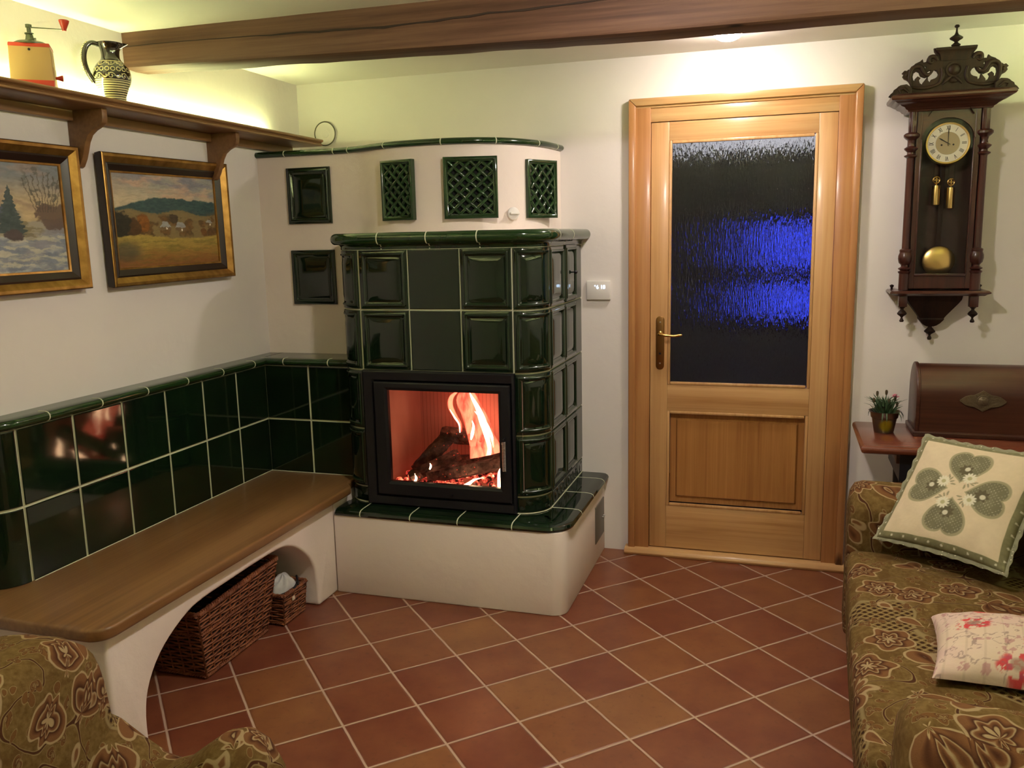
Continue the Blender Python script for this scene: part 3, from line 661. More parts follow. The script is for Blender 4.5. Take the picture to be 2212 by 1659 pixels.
def build_stove():
    S = thing('tiled_stove', 'large stove clad in dark green glazed tiles with a lit glass door', 'stove', (1.5, -.4, 0))
    # plastered base
    base = MB().prism([(1.032, 0.), (1.032, -.800)] + [(1.99, -.800)] + arc(1.985, -.740, .06, -90, 0, 6)[1:] + [(2.045, 0.)], 0, .347, 'xy')
    obj('plaster_base', base, M_base, S, bevel=.006)
    # soot door in base
    sd = obj('soot_door', MB().box(2.042, 2.050, -.226, -.040, .098, .272), M_grey_metal, S, bevel=.002, label='grey steel soot door')
    for y in (-.085, -.060): obj('latch', MB().lathe([(0, 0), (.004, 0), (.004, .008), (0, .010)], (2.050, y, .186), 12, ax=(1, 0, 0)), M_chrome, sd)
    # tile ledge around the foot
    path = [(1.046, -.790), (1.955, -.790)] + arc(1.955, -.700, .09, -90, 0, 10)[1:] + [(2.045, -.001)]
    nose = [(-.11, ZL), (-.02, ZL), (.004, ZL-.002), (.016, ZL-.009), (.020, ZL-.019), (.015, ZL-.028), (.0, ZL-.032), (-.11, ZL-.032)]
    lg = MB(); lg.sweep(path, nose, mi=0)
    lg.box(1.05, 1.935, -.70, -.0, ZL-.032, ZL-.001, mi=0)
    def joint_sweep(mb, path, prof, pos, w=.0042, grow=.0007):
        f, L = curve_pos(path)
        for s in pos:
            p0, p1 = f(s-w/2, 0), f(s+w/2, 0)
            cx = sum(o for o, z in prof)/len(prof); cz = sum(z for o, z in prof)/len(prof)
            pr = [(o+grow*(1 if o > cx else 0), z+grow*(1 if z > cz else -1)) for o, z in prof]
            mb.sweep([tuple(p0), tuple(p1)], pr, mi=1)
    jp = [1.162-1.046, 1.39-1.046, 1.60-1.046, 1.832-1.046]
    joint_sweep(lg, path, nose, jp+[.909+.1414+.13, .909+.1414+.13+.235, .909+.1414+.13+.47])
    gl = MB()
    lpath = [(1.0375, -.573)] + arc(BX0+R, BY+R, R, 180, 270, 8) + arc(BX1-R, BY+R, R, -90, 0, 8) + [(BX1, 0.)]
    lg.sweep(lpath, [(-.004, ZL+.001), (.0045, ZL+.001), (.0035, ZL+.004), (-.004, ZL+.005)], mi=1)
    obj('tile_ledge', lg, [M_glaze, M_grout], S, smooth=35)
    # grout body
    body_path = [(BX0, 0.), (BX0, BY+R)] + arc(BX0+R, BY+R, R, 180, 270, 10)[1:] + arc(BX1-R, BY+R, R, -90, 0, 10) + [(BX1, 0.)]
    # hollow body: outer skin with an opening for the firebox
    fx0, fx1, fz1 = 1.157, 1.812, .946
    skin = MB()
    n = len(body_path); 
    inn = lambda d: [(x, y) for x, y in MBoff(body_path, -d)]
    skin.sweep(body_path, [(0, .947), (0, 1.462), (-.03, 1.462), (-.03, .947)], mi=0)
    lp = [(BX0, 0.), (BX0, BY+R)] + arc(BX0+R, BY+R, R, 180, 270, 10)[1:] + [(fx0, BY)]
    rp = [(fx1, BY)] + arc(BX1-R, BY+R, R, -90, 0, 10) + [(BX1, 0.)]
    skin.sweep(lp, [(0, ZL), (0, .947), (-.03, .947), (-.03, ZL)], mi=0)
    skin.sweep(rp, [(0, ZL), (0, .947), (-.03, .947), (-.03, ZL)], mi=0)
    obj('grout_core', skin, M_grout, S, smooth=35)
    obj('top_slab', MB().prism(body_path, 1.455, 1.50, 'xy'), M_base, S, smooth=0)
    # ---- front tiles
    e = .0015
    ft = MB(); cols = [1.1535, 1.374, 1.600, 1.818]
    for r in (2, 3):
        for c in range(3):
            x0, x1, z0, z1 = cols[c], cols[c+1], ROWS[r], ROWS[r+1]
            framed_tile(ft, x1-x0, z1-z0, lambda a, b, d, x0=x0, z0=z0: (x0+a, BY-.0015-d, z0+b), flat=(c == 1))
    obj('front_tiles', ft, [M_glaze, M_glaze_l], S, smooth=50, recalc=False)
    # ---- curved corner columns
    for side in (0, 1):
        if side: pth = arc(BX1-R, BY+R, R, -90, 0, 14)
        else: pth = arc(BX0+R, BY+R, R, 180, 270, 14)
        f, L = curve_pos(pth); cc = MB()
        def fn(a, b, d, z0): p = f(a, d+.0015); return (p.x, p.y, z0+b)
        for r in range(4):
            framed_tile(cc, L, ROWS[r+1]-ROWS[r], lambda a, b, d, z0=ROWS[r]: fn(a, b, d, z0), n=9)
        framed_tile(cc, L, ROWS[0]-ZL-.002, lambda a, b, d: fn(a, b, d, ZL+.002), n=9, relief=True)
        obj('corner_tiles', cc, [M_glaze, M_glaze_l], S, smooth=50, recalc=False)
    # ---- right side
    rt = MB(); ycol = [-.568, -.329, -.117, 0.]
    for c in range(3):
        for r in range(4):
            if c == 1 and r == 3: continue
            y0, y1, z0, z1 = ycol[c], ycol[c+1], ROWS[r], ROWS[r+1]
            if c == 2: framed_tile(rt, y1-y0, z1-z0, lambda a, b, d, y0=y0, z0=z0: (BX1+.0015+d, y0+a, z0+b), flat=True)
            else: framed_tile(rt, y1-y0, z1-z0, lambda a, b, d, y0=y0, z0=z0: (BX1+.0015+d, y0+a, z0+b))
        framed_tile(rt, ycol[c+1]-ycol[c], ROWS[0]-ZL-.002, lambda a, b, d, y0=ycol[c]: (BX1+.0015+d, y0+a, ZL+.002+b), relief=True)
    obj('side_tiles', rt, [M_glaze, M_glaze_l], S, smooth=50, recalc=False)
    ct = MB(); framed_tile(ct, .206, .247, lambda a, b, d: (BX1+.007+d, -.326+a, 1.216+b)); ct.box(BX1+.001, BX1+.004, -.327, -.119, 1.215, 1.461, mi=2)
    cd = obj('cleaning_door', ct, [M_glaze, M_glaze_l, M_dark], S, smooth=50, recalc=False)
    kb = MB().lathe([(0, 0), (.003, 0), (.003, .012), (.007, .014), (.009, .020), (.006, .026), (0, .028)], (BX1+.008, -.205, 1.34), 14, ax=(1, 0, 0))
    obj('knob', kb, M_black, cd)
    lt = MB()
    for r in range(4): framed_tile(lt, .185, ROWS[r+1]-ROWS[r], lambda a, b, d, z0=ROWS[r]: (BX0-.004-d, -.385-a, z0+b))
    obj('side_tiles', lt, [M_glaze, M_glaze_l], S, smooth=50, recalc=False)
    # ---- crown moulding
    cpath = [(BX0, -.386), (BX0, BY+R)] + arc(BX0+R, BY+R, R, 180, 270, 12)[1:] + arc(BX1-R, BY+R, R, -90, 0, 12) + [(BX1, -.001)]
    cp = [(-.02, 1.459), (.006, 1.459), (.008, 1.464), (.007, 1.470), (.012, 1.477), (.022, 1.482)] + [(.026+.024*math.cos(math.radians(a)), 1.503+.024*math.sin(math.radians(a))) for a in range(-70, 100, 17)] + [(-.05, 1.5275), (-.05, 1.459)]
    cr = MB(); cr.sweep(cpath, cp, mi=0)
    f, L = curve_pos(cpath); s0 = .184+.1806
    joint_sweep(cr, cpath, cp, [s0+x-1.151 for x in (1.262, 1.476, 1.69)]+[s0+.667+.18+.02, s0+.667+.18+.25])
    obj('crown_moulding', cr, [M_glaze_m, M_grout], S, smooth=60)
    gs = MB(); gs.sweep(cpath, [(-.004, 1.4575), (.0055, 1.4575), (.0055, 1.4612), (-.004, 1.4612)]); obj('crown_joint', gs, M_grout, S, smooth=35)
    # ---- plastered smoke chamber with S-curved front
    plan = smoothc([(.504, -.385), (.80, -.385), (.93, -.386), (1.03, -.405), (1.12, -.450), (1.22, -.493), (1.32, -.512), (1.42, -.515), (1.52, -.505), (1.62, -.472), (1.71, -.405), (1.78, -.305), (1.825, -.18), (1.845, -.001)], 6)
    poly = plan+[(.504, -.001)]
    ch = MB().prism(poly, 1.4605, 1.880, 'xy'); 
    obj('smoke_chamber', ch, M_base, S, smooth=40)
    obj('plaster_pier', MB().box(.504, 1.035, -.385, -.001, .0, 1.462), M_base, S, smooth=0)
    cap = [(-.10, 1.9065), (-.006, 1.9065), (.006, 1.905), (.014, 1.900), (.018, 1.892), (.015, 1.884), (.006, 1.879), (-.10, 1.879)]
    cm = MB(); cm.sweep(plan, cap, mi=0); cm.prism(poly, 1.885, 1.9055, 'xy', mi=2)
    joint_sweep(cm, plan, cap, [.15, .40, .478, .72, .99, 1.215, 1.44, 1.62])
    obj('chamber_cap', cm, [M_glaze_m, M_grout, M_base], S, smooth=60)
    # ---- relief tiles and lattice vents set in the plaster
    def panel(p0, p1, z0, z1, name, kind, out=.006):
        a, b = Vector(p0), Vector(p1); d = (b-a).normalized(); nn = Vector((d.y, -d.x)); w = (b-a).length; h = z1-z0
        fn = lambda u, v, t: (a.x+d.x*u+nn.x*(t+out), a.y+d.y*u+nn.y*(t+out), z0+v)
        mb = MB()
        if kind == 'relief':
            framed_tile(mb, w, h, fn, gap=0); 
            # inner mirror field
            o = obj(name, mb, [M_glaze, M_glaze_l], S, smooth=50, recalc=False)
        else:
            fw = .020
            # frame as closed loops
            def lp(i, t): return [fn(i, i, t), fn(w-i, i, t), fn(w-i, h-i, t), fn(i, h-i, t)]
            mb.loft([lp(0, -.02), lp(0, .003), lp(.004, .006), lp(.010, .006), lp(.013, .002), lp(fw, .001), lp(fw, -.02)], closed=False, caps=False, mi=0)
            # woven diagonal bars
            nx = max(2, round((w-2*fw)/.046)); st = (w-2*fw)/nx; iw, ih = w-2*fw, h-2*fw; sl = 1.0
            ny = round(ih/st); sv = ih/ny
            for s in (1, -1):
                for k in range(-ny, nx+ny+1):
                    pts = []
                    for q in range(0, ny*4+1):
                        v = q/4*sv; u = (k*st + s*(q/4)*st) if s > 0 else (k*st-(q/4)*st)
                        if -1e-6 <= u <= iw+1e-6:
                            ph = (q/4*2) % 2
                            lift = .0025*math.cos(PI*(q/4*2+ (0 if s > 0 else 1)+k))
                            pts.append(fn(fw+u, fw+v, -.004+lift))
                    if len(pts) > 2: mb.tube(pts, .0084, 8, mi=0)
            o = obj(name, mb, [M_glaze_m, M_glaze_l], S, smooth=50)
            bk = MB(); bk.loft([[fn(fw-.004, fw-.004, t), fn(w-fw+.004, fw-.004, t), fn(w-fw+.004, h-fw+.004, t), fn(fw-.004, h-fw+.004, t)] for t in (-.0195, -.0125)])
            obj('vent_opening', bk, M_dark, o, smooth=0)
    panel((.657, -.385), (.879, -.385), 1.577, 1.828, 'relief_tile', 'relief')
    panel((.657, -.385), (.881, -.385), 1.210, 1.459, 'relief_tile', 'relief')
    panel((1.188, -.490), (1.348, -.527), 1.578, 1.827, 'vent_grille', 'vent', .014)
    panel((1.480, -.523), (1.697, -.468), 1.577, 1.827, 'vent_grille', 'vent', .016)
    panel((1.776, -.322), (1.866, -.168), 1.577, 1.822, 'vent_grille', 'vent', .006)
    # damper dial
    a = Vector((1.735, -.392)); nn = Vector((math.cos(math.radians(-47)), math.sin(math.radians(-47))))
    dm = MB().lathe([(0, 0), (.026, 0), (.026, .008), (.020, .012), (0, .013)], (a.x, a.y, 1.596), 28, ax=(nn.x, nn.y, 0))
    dd = obj('damper_dial', dm, M_white, S, label='white round damper dial')
    T = Matrix.Translation((a.x+nn.x*.017, a.y+nn.y*.017, 1.596)) @ Matrix.Rotation(math.radians(-47), 4, 'Z')
    obj('dial_grip', MB().box(-.006, .008, -.021, .021, -.004, .004, T=T), M_white, dd, bevel=.002)
    # ---- firebox
    fb = MB()
    ox0, ox1, oz0, oz1 = 1.153, 1.822, .380, .961
    ix0, ix1, iz0, iz1 = 1.205, 1.806, .425, .915
    def rl(x0, x1, z0, z1, y): return [(x0, y, z0), (x1, y, z0), (x1, y, z1), (x0, y, z1)]
    fb.loft([rl(ox0, ox1, oz0, oz1, -.66), rl(ox0, ox1, oz0, oz1, -.705), rl(ox0+.008, ox1-.008, oz0+.006, oz1-.006, -.712), rl(ix0-.01, ix1+.006, iz0-.008, iz1+.008, -.708), rl(ix0, ix1, iz0, iz1, -.694), rl(ix0, ix1, iz0, iz1, -.66)], closed=True, caps=False)
    obj('firebox_frame', fb, M_black, S, smooth=25)
    gx0, gx1, gz0, gz1 = 1.268, 1.757, .487, .880
    dr = MB().loft([rl(ix0-.004, ix1+.004, iz0-.004, iz1+.004, -.69), rl(ix0+.0006, ix1-.0006, iz0+.0006, iz1-.0006, -.698), rl(ix0+.0006, ix1-.0006, iz0+.0006, iz1-.0006, -.712), rl(ix0+.006, ix1-.006, iz0+.006, iz1-.006, -.716), rl(gx0-.012, gx1+.012, gz0-.012, gz1+.012, -.716), rl(gx0, gx1, gz0, gz1, -.710), rl(gx0, gx1, gz0, gz1, -.69)], closed=True, caps=False)
    door = obj('fire_door', dr, M_black, S, smooth=25, label='black steel fire door')
    obj('fire_door_glass', MB().box(gx0-.004, gx1+.004, -.702, -.697, gz0-.004, gz1+.004), M_fireglass, door, smooth=0)
    coil = [(1.783+.0065*math.cos(k*PI/5), -.735+.0065*math.sin(k*PI/5), .567+.122*k/260) for k in range(261)]
    h = obj('spring_handle', MB().tube(coil, .0016, 6), M_chrome, door, label='coiled chrome spring handle')
    obj('handle_rod', MB().tube([(1.783, -.712, .556), (1.783, -.735, .556), (1.783, -.735, .70), (1.783, -.712, .70)], .0035, 8), M_black, h)
    obj('air_knob', MB().lathe([(0, 0), (.005, 0), (.005, .012), (0, .013)], (1.545, -.712, .446), 12, ax=(0, -1, 0)), M_black, door)
    # chamber lining
    lin = Mat('ribbed_refractory', rough=.85)
    cx = lin.co(); sx = lin.sep(cx)[0]
    rib = lin.math('FRACT', lin.math('MULTIPLY', sx, 55.))
    lin.set('col', lin.mix(lin.ramp(rib, [(.0, 1.), (.14, 0.)]), (.62, .30, .26), (.15, .06, .05)))
    cham = MB()
    fl = [(1.215, -.69), (1.262, -.36), (1.850, -.36), (1.850, -.69)]
    def wallq(a, b, z0=.46, z1=.93): return [(*a, z0), (*b, z0), (*b, z1), (*a, z1)]
    for (a, b, m) in ((fl[0], fl[1], 1), (fl[1], fl[2], 0), (fl[2], fl[3], 1)): cham.add(wallq(a, b), [(0, 1, 2, 3)], m)
    cham.add([(*p, .46) for p in fl], [(0, 1, 2, 3)], 1); cham.add([(*p, .93) for p in fl], [(0, 3, 2, 1)], 1)
    smooth_lin = Mat('smooth_refractory', rough=.8); smooth_lin.set('col', smooth_lin.ramp(smooth_lin.noise(smooth_lin.co(scale=(1, 1, .4)), 9, 4), [(.3, (.50, .26, .22)), (.75, (.68, .40, .34))]))
    obj('firebox_lining', cham, [lin.m, smooth_lin.m], S, smooth=0, recalc=False)
def MBoff(path, d): return path
build_stove()

# ------------------------------------------------------------------ firewood and flames
def mk_log():
    m = Mat('charred_log', rough=.95)
    co = m.co(); n = m.noise(co, 26, 5, .65); v = m.vor(m.co(scale=(1, 1, 1)), 42)
    m.set('col', m.ramp(n, [(.35, (.018, .010, .009)), (.60, (.12, .060, .050)), (.75, (.26, .14, .11))]))
    glow = m.ramp(m.math('MULTIPLY', v, m.noise(co, 9, 3)), [(.02, .8), (.075, 0.)])
    m.set('emc', (1., .07, .03)); m.set('ems', m.math('MULTIPLY', glow, 1.2))
    m.bump(m.math('ADD', n, v), .9, .01); return m.m
M_log = mk_log()
def log(p0, p1, r, label, seed, grp=None):
    rr = np.random.RandomState(seed); a, b = Vector(p0), Vector(p1); n = 14; m = 12
    t = (b-a).normalized(); u = t.cross(Vector((0, 0, 1))).normalized(); w = u.cross(t)
    prof = [1+.22*rr.uniform(-1, 1) for _ in range(m)]; rings = []
    for i in range(n+1):
        q = a.lerp(b, i/n); k = r*(1 if 0 < i < n else .90)
        rings.append([q + k*prof[j]*(1+rr.uniform(-.05, .05))*(math.cos(2*PI*j/m)*u+math.sin(2*PI*j/m)*w) for j in range(m)])
    o = obj('firewood_log', MB().loft(rings), M_log, smooth=35); tag(o, label, 'log', 'logs burning in the stove')
log((1.395, -.60, .487), (1.800, -.555, .585), .038, 'split log slanting up to the right across the front of the fire', 1)
log((1.300, -.520, .480), (1.440, -.450, .640), .036, 'short log leaning up on the left of the fire', 2)
log((1.405, -.470, .640), (1.590, -.440, .622), .036, 'flat dark charred log lying on top of the fire', 3)
log((1.350, -.490, .500), (1.780, -.420, .520), .042, 'charred log at the back of the fire bed', 4)
log((1.320, -.630, .478), (1.500, -.500, .560), .028, 'thin glowing log end at the lower left of the fire', 5)
def mk_ember():
    m = Mat('glowing_embers', rough=.9, col=(.02, .01, .01)); n = m.noise(m.co(), 34, 3, .6)
    m.set('emc', m.ramp(n, [(.45, (1., .03, .035)), (.62, (1., .22, .10)), (.72, (1., .7, .4))])); m.set('ems', m.ramp(n, [(.42, 0.), (.52, .9), (.72, 3.)])); return m.m
em = MB(); rr = np.random.RandomState(5)
for k in range(170):
    x = rr.uniform(1.27, 1.82); y = rr.uniform(-.66, -.40); r = rr.uniform(.008, .017); z = .462+r*.6
    em.lathe([(0, -r), (r*.8, -r*.55), (r, .1*r), (r*.7, r*.7), (0, r*.9)], (x, y, z), 6, sx=rr.uniform(.8, 1.3))
o = obj('ember_bed', em, mk_ember(), smooth=0); tag(o, 'bed of glowing red embers under the burning logs', 'embers', kind='stuff')
def mk_flame(name, c0, c1, s, a0, a1, sc=30):
    m = Mat(name); nt = m.nt
    em = m.n('ShaderNodeEmission', i_Strength=s); tr = m.n('ShaderNodeBsdfTransparent')
    lw = m.n('ShaderNodeLayerWeight', i_Blend=.35).outputs['Facing']
    n = m.noise(m.co(scale=(1, 1, .35)), sc, 3, .6)
    f = m.math('MULTIPLY', m.math('SUBTRACT', 1., lw), m.ramp(n, [(.30, a0), (.62, a1)]))
    m.link(m.ramp(f, [(.1, c0), (.8, c1)]), em.inputs[0])
    mx = m.n('ShaderNodeMixShader', i_0=m.math('MINIMUM', f, 1.), i_1=tr.outputs[0], i_2=em.outputs[0])
    nt.links.new(mx.outputs[0], m.out.inputs['Surface']); return m.m
F_core = mk_flame('bright_flame_core', (1., .20, .09), (1., .68, .38), 20.*FIRE, .6, 1.5)
F_red = mk_flame('red_flame_veil', (1., .035, .025), (1., .20, .10), 4.2*FIRE, .10, .95, 24)
def flame(pts, rad, mat, label, flat=.45, parent=None):
    P = smoothc([(x, y, z) for x, y, z in pts], 6); Rr = [t[0] for t in smoothc([(r, 0, 0) for r in rad], 6)]
    mb = MB().tube(P, [max(r, .0008) for r in Rr], 12, flat=flat)
    if parent: return obj('flame_core', mb, mat, parent, smooth=80)
    o = obj('flame', mb, mat, smooth=80); tag(o, label, 'flame', 'flames of the fire'); return o
fl = flame([(1.63, -.50, .535), (1.625, -.49, .60), (1.60, -.47, .69), (1.565, -.46, .77), (1.53, -.45, .835), (1.50, -.45, .87)], [.030, .042, .040, .030, .022, .002], F_red, 'tall red flame rising in the middle of the fire')
flame([(1.632, -.50, .555), (1.636, -.49, .60), (1.622, -.485, .655), (1.606, -.48, .71), (1.584, -.475, .765), (1.556, -.47, .812), (1.545, -.47, .835)], [.012, .010, .012, .017, .011, .006, .0006], F_core, '', .5, fl)
flame([(1.655, -.49, .600), (1.645, -.485, .650), (1.618, -.48, .700), (1.590, -.475, .735), (1.566, -.47, .752)], [.003, .008, .010, .008, .0006], F_core, '', .5, fl)
fl = flame([(1.56, -.49, .60), (1.555, -.48, .66), (1.530, -.46, .74), (1.500, -.45, .80), (1.515, -.45, .850)], [.014, .026, .030, .026, .002], F_red, 'wide red flame curling above the charred top log')
flame([(1.556, -.50, .632), (1.562, -.50, .655), (1.566, -.49, .690), (1.560, -.49, .715)], [.003, .007, .005, .0006], F_core, '', .5, fl)
fl = flame([(1.497, -.47, .640), (1.496, -.47, .690), (1.470, -.46, .725), (1.449, -.46, .770), (1.455, -.455, .81), (1.49, -.45, .84)], [.004, .008, .010, .013, .010, .001], F_red, 'thin curved flame on the left above the top log')
flame([(1.496, -.478, .640), (1.495, -.478, .690), (1.471, -.47, .722), (1.450, -.47, .756)], [.0014, .003, .0035, .0006], F_core, '', .5, fl)
fl = flame([(1.60, -.56, .535), (1.605, -.56, .575), (1.59, -.55, .625), (1.575, -.54, .675)], [.026, .034, .022, .002], F_red, 'broad pink flame low behind the front log')
fl = flame([(1.70, -.52, .560), (1.68, -.51, .60), (1.655, -.50, .65), (1.640, -.49, .69)], [.030, .026, .016, .001], F_red, 'red flame at the right end behind the front log')
flame([(1.64, -.56, .548), (1.665, -.56, .570), (1.70, -.56, .582)], [.006, .008, .002], F_core, '', .5, fl)
fl = flame([(1.742, -.645, .468), (1.740, -.645, .505), (1.735, -.64, .535), (1.745, -.64, .565)], [.020, .018, .011, .001], F_core, 'bright flame in the lower right corner of the fire')
fl = flame([(1.585, -.66, .470), (1.600, -.66, .482), (1.625, -.655, .500), (1.66, -.65, .51)], [.024, .018, .009, .001], F_core, 'bright low flame under the front log')
fl = flame([(1.345, -.64, .468), (1.352, -.64, .485), (1.346, -.64, .505)], [.012, .009, .001], F_core, 'small bright flame low at the left of the fire')
fl = flame([(1.412, -.63, .525), (1.418, -.63, .540), (1.414, -.63, .552)], [.003, .0045, .0006], F_core, 'tiny bright flame licking up before the left log')
# ================================================================== TILED BENCH
def build_bench():
    S = thing('tiled_bench', 'built-in corner bench with oak seat and dark green tiled backrest', 'bench', (.8, -1.3, 0))
    # plastered body with the arched niche
    Rr = smoothc([(-1.962, .0), (-1.962, .09), (-1.945, .165), (-1.90, .232), (-1.835, .282), (-1.745, .322), (-1.66, .337), (-1.5, .342), (-1.35, .345), (-1.22, .343), (-1.150, .330), (-1.075, .293), (-1.0, .226), (-.965, .164), (-.953, .09), (-.95, 0)], 3)
    poly = [(-2.095, 0)] + Rr + [(-.79, 0), (-.79, .412), (-2.095, .412)]
    b = MB().prism(poly, .505, 1.030, 'yz')
    body = obj('plaster_body', b, M_base, S, smooth=40, bevel=.012, seg=3)
    obj('plaster_body', MB().box(.505, 1.03, -.79, -.386, 0, .412), M_base, S, smooth=0)
    # seat board
    out = [(.505, -2.150)] + [(1.010, -2.150)] + arc(1.012, -2.090, .060, -90, 0, 8)[1:] + [(1.072, -.705), (1.036, -.665), (1.031, -.556), (.505, -.556)]
    sb = MB().prism(out, .412, .450, 'xy')
    obj('seat_board', sb, M_oak, S, smooth=40, bevel=.009, seg=3)
    # tiled backrest
    bk = MB(); TX, TY, py, z0, pz = .580, -.552, .2258, .4478, .2496
    for k in range(6):
        for r in range(2):
            framed_tile(bk, py, pz, lambda a, c, d, k=k, r=r: (TX+d, TY-(k+1)*py+a, z0+r*pz+c), flat=True, n=2)
    for k in range(2):
        for r in range(2):
            framed_tile(bk, py, pz, lambda a, c, d, k=k, r=r: (TX+k*py+a, TY-d, z0+r*pz+c), flat=True, n=2)
    f, L = curve_pos(arc(.480, -1.9068, .100, -70, 0, 10))
    for r in range(2):
        def fn(a, c, d, r=r): p = f(a, d); return (p.x, p.y, z0+r*pz+c)
        framed_tile(bk, L, pz, fn, flat=True, n=8)
    obj('backrest_tiles', bk, [M_glaze, M_grout], S, smooth=40, recalc=False)
    core = MB().prism([(.505, -.386), (.505, -2.004)] + arc(.480, -1.9068, .0975, -70, 0, 8) + [(TX-.0025, TY+.0025), (1.034, TY+.0025), (1.034, -.386)], .449, .948, 'xy')
    obj('backrest_core', core, M_grout, S, smooth=40)
    # cap
    path = arc(.480, -1.9068, .100, -70, 0, 8) + [(TX, TY), (1.034, TY)]
    prof = [(-.018, .9805), (.010, .9805), (.020, .978), (.027, .971), (.028, .963), (.024, .955), (.014, .949), (-.018, .949)]
    cp = MB(); cp.sweep(path, prof, mi=0)
    cp.box(.505, .575, -1.95, -.39, .955, .9803, mi=0).box(.57, 1.034, -.545, -.386, .955, .9803, mi=0)
    f, L = curve_pos(path); La = .1*math.radians(70)
    for s in [La+.113+k*.2258 for k in range(6)] + [La+1.3548-.002, La+1.3548+.113, La+1.3548+.339]:
        p0, p1 = f(s-.0021, 0), f(s+.0021, 0)
        cp.sweep([tuple(p0), tuple(p1)], [(o+.0008*(1 if o > 0 else 0), z+.0008*(1 if z > .965 else -1)) for o, z in prof if o > -.01 or True], mi=1)
    obj('backrest_cap', cp, [M_glaze_m, M_grout], S, smooth=50)
    j = MB().sweep([(.582, -1.9), (.582, -.554), (1.031, -.554)], [(-.003, .4495), (.003, .4495), (.0, .4525)]); obj('seat_joint', j, M_grout, S, smooth=0)
build_bench()

# ------------------------------------------------------------------ wicker baskets
def weave_wall(mb, P0, P1, Q0, Q1, rows, nst, r, nrm_out, seed=0):
    """P0->P1 bottom edge, Q0->Q1 top edge; horizontal strands waving around uprights"""
    P0, P1, Q0, Q1 = map(Vector, (P0, P1, Q0, Q1)); nn = Vector(nrm_out).normalized(); rr = random.Random(seed)
    for i in range(rows):
        v = (i+.5)/rows; a, b = P0.lerp(Q0, v), P1.lerp(Q1, v); pts = []
        for k in range(nst*4+1):
            u = k/(nst*4); ph = math.cos(PI*k/4*1.0 + PI*(i % 2))
            pts.append(a.lerp(b, u)+nn*(ph*r*.9)+Vector((0, 0, rr.uniform(-.0006, .0006))))
        mb.tube(pts, r, 5)
    for k in range(nst+1):
        u = k/nst; mb.tube([P0.lerp(P1, u), Q0.lerp(Q1, u)], r*.9, 5)
def braid(mb, pts, r, turns=60):
    P = [Vector(p) for p in pts]; f = [0]
    for a, b in zip(P, P[1:]): f.append(f[-1]+(b-a).length)
    for s in range(3):
        out = []; N = int(f[-1]/.006)
        for i in range(N+1):
            q = f[-1]*i/N; k = max(0, min(len(P)-2, int(np.searchsorted(f, q))-1)); t = (q-f[k])/(f[k+1]-f[k]+1e-9)
            p = P[k].lerp(P[k+1], t); d = (P[k+1]-P[k]).normalized(); u = d.cross(Vector((0, 0, 1))).normalized(); w = u.cross(d)
            a = q/.030*2*PI+s*2*PI/3; out.append(p+u*math.cos(a)*r+w*math.sin(a)*r*.8)
        mb.tube(out, r*.72, 5)
def basket(name, label, bot, top, rows, nst, r, dark_in=True):
    """bot/top: four corners (front-near, front-far, back-far, back-near)"""
    c = sum((Vector(p) for p in bot), Vector())/4
    t = thing(name, label, 'basket', (c.x, c.y, 0), 0, 'wicker baskets under the bench')
    w = MB()
    for i in range(4):
        j = (i+1) % 4; e = Vector(bot[j])-Vector(bot[i]); nn = Vector((e.y, -e.x, 0))
        if nn.dot((Vector(bot[i])+Vector(bot[j]))/2-c) < 0: nn = -nn
        L = e.length
        weave_wall(w, bot[i], bot[j], top[i], top[j], rows, max(3, int(round(nst*L/.4))), r, nn, i)
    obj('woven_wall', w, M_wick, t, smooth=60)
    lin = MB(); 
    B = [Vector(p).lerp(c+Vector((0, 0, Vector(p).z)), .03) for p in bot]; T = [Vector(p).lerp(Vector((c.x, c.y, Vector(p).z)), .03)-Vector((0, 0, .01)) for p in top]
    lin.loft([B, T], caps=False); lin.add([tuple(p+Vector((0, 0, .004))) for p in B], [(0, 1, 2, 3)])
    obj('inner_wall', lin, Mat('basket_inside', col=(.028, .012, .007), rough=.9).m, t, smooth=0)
    rim = MB(); braid(rim, list(top)+[top[0]], r*1.9); obj('braided_rim', rim, M_wick, t, smooth=60)
    fb = MB(); braid(fb, [Vector(p)+Vector((0, 0, .007)) for p in list(bot)+[bot[0]]], r*1.3); obj('braided_foot', fb, M_wick, t, smooth=60)
    bd = MB(); braid(bd, [Vector(bot[k % 4]).lerp(Vector(top[k % 4]), .68) for k in range(5)], r*1.1); obj('braided_band', bd, M_wick, t, smooth=60)
    return t
basket('wicker_basket', 'large brown wicker basket with flared sides in the bench niche',
       [(.955, -1.592, .004), (.955, -1.222, .004), (.60, -1.222, .004), (.60, -1.592, .004)],
       [(.975, -1.635, .256), (.978, -1.158, .284), (.57, -1.158, .278), (.57, -1.635, .256)], 20, 9, .0040)
t2 = basket('wicker_basket', 'small brown wicker basket holding a white cloth bundle',
       [(.992, -1.158, .004), (.992, -1.006, .004), (.78, -1.006, .004), (.78, -1.158, .004)],
       [(1.000, -1.166, .128), (1.000, -.995, .128), (.77, -.995, .128), (.77, -1.166, .128)], 12, 7, .0034)
obj('label_plate', MB().box(1.002, 1.006, -1.108, -1.090, .088, .104), Mat('cream_tag', col=(.6, .5, .38)).m, t2, bevel=.001)
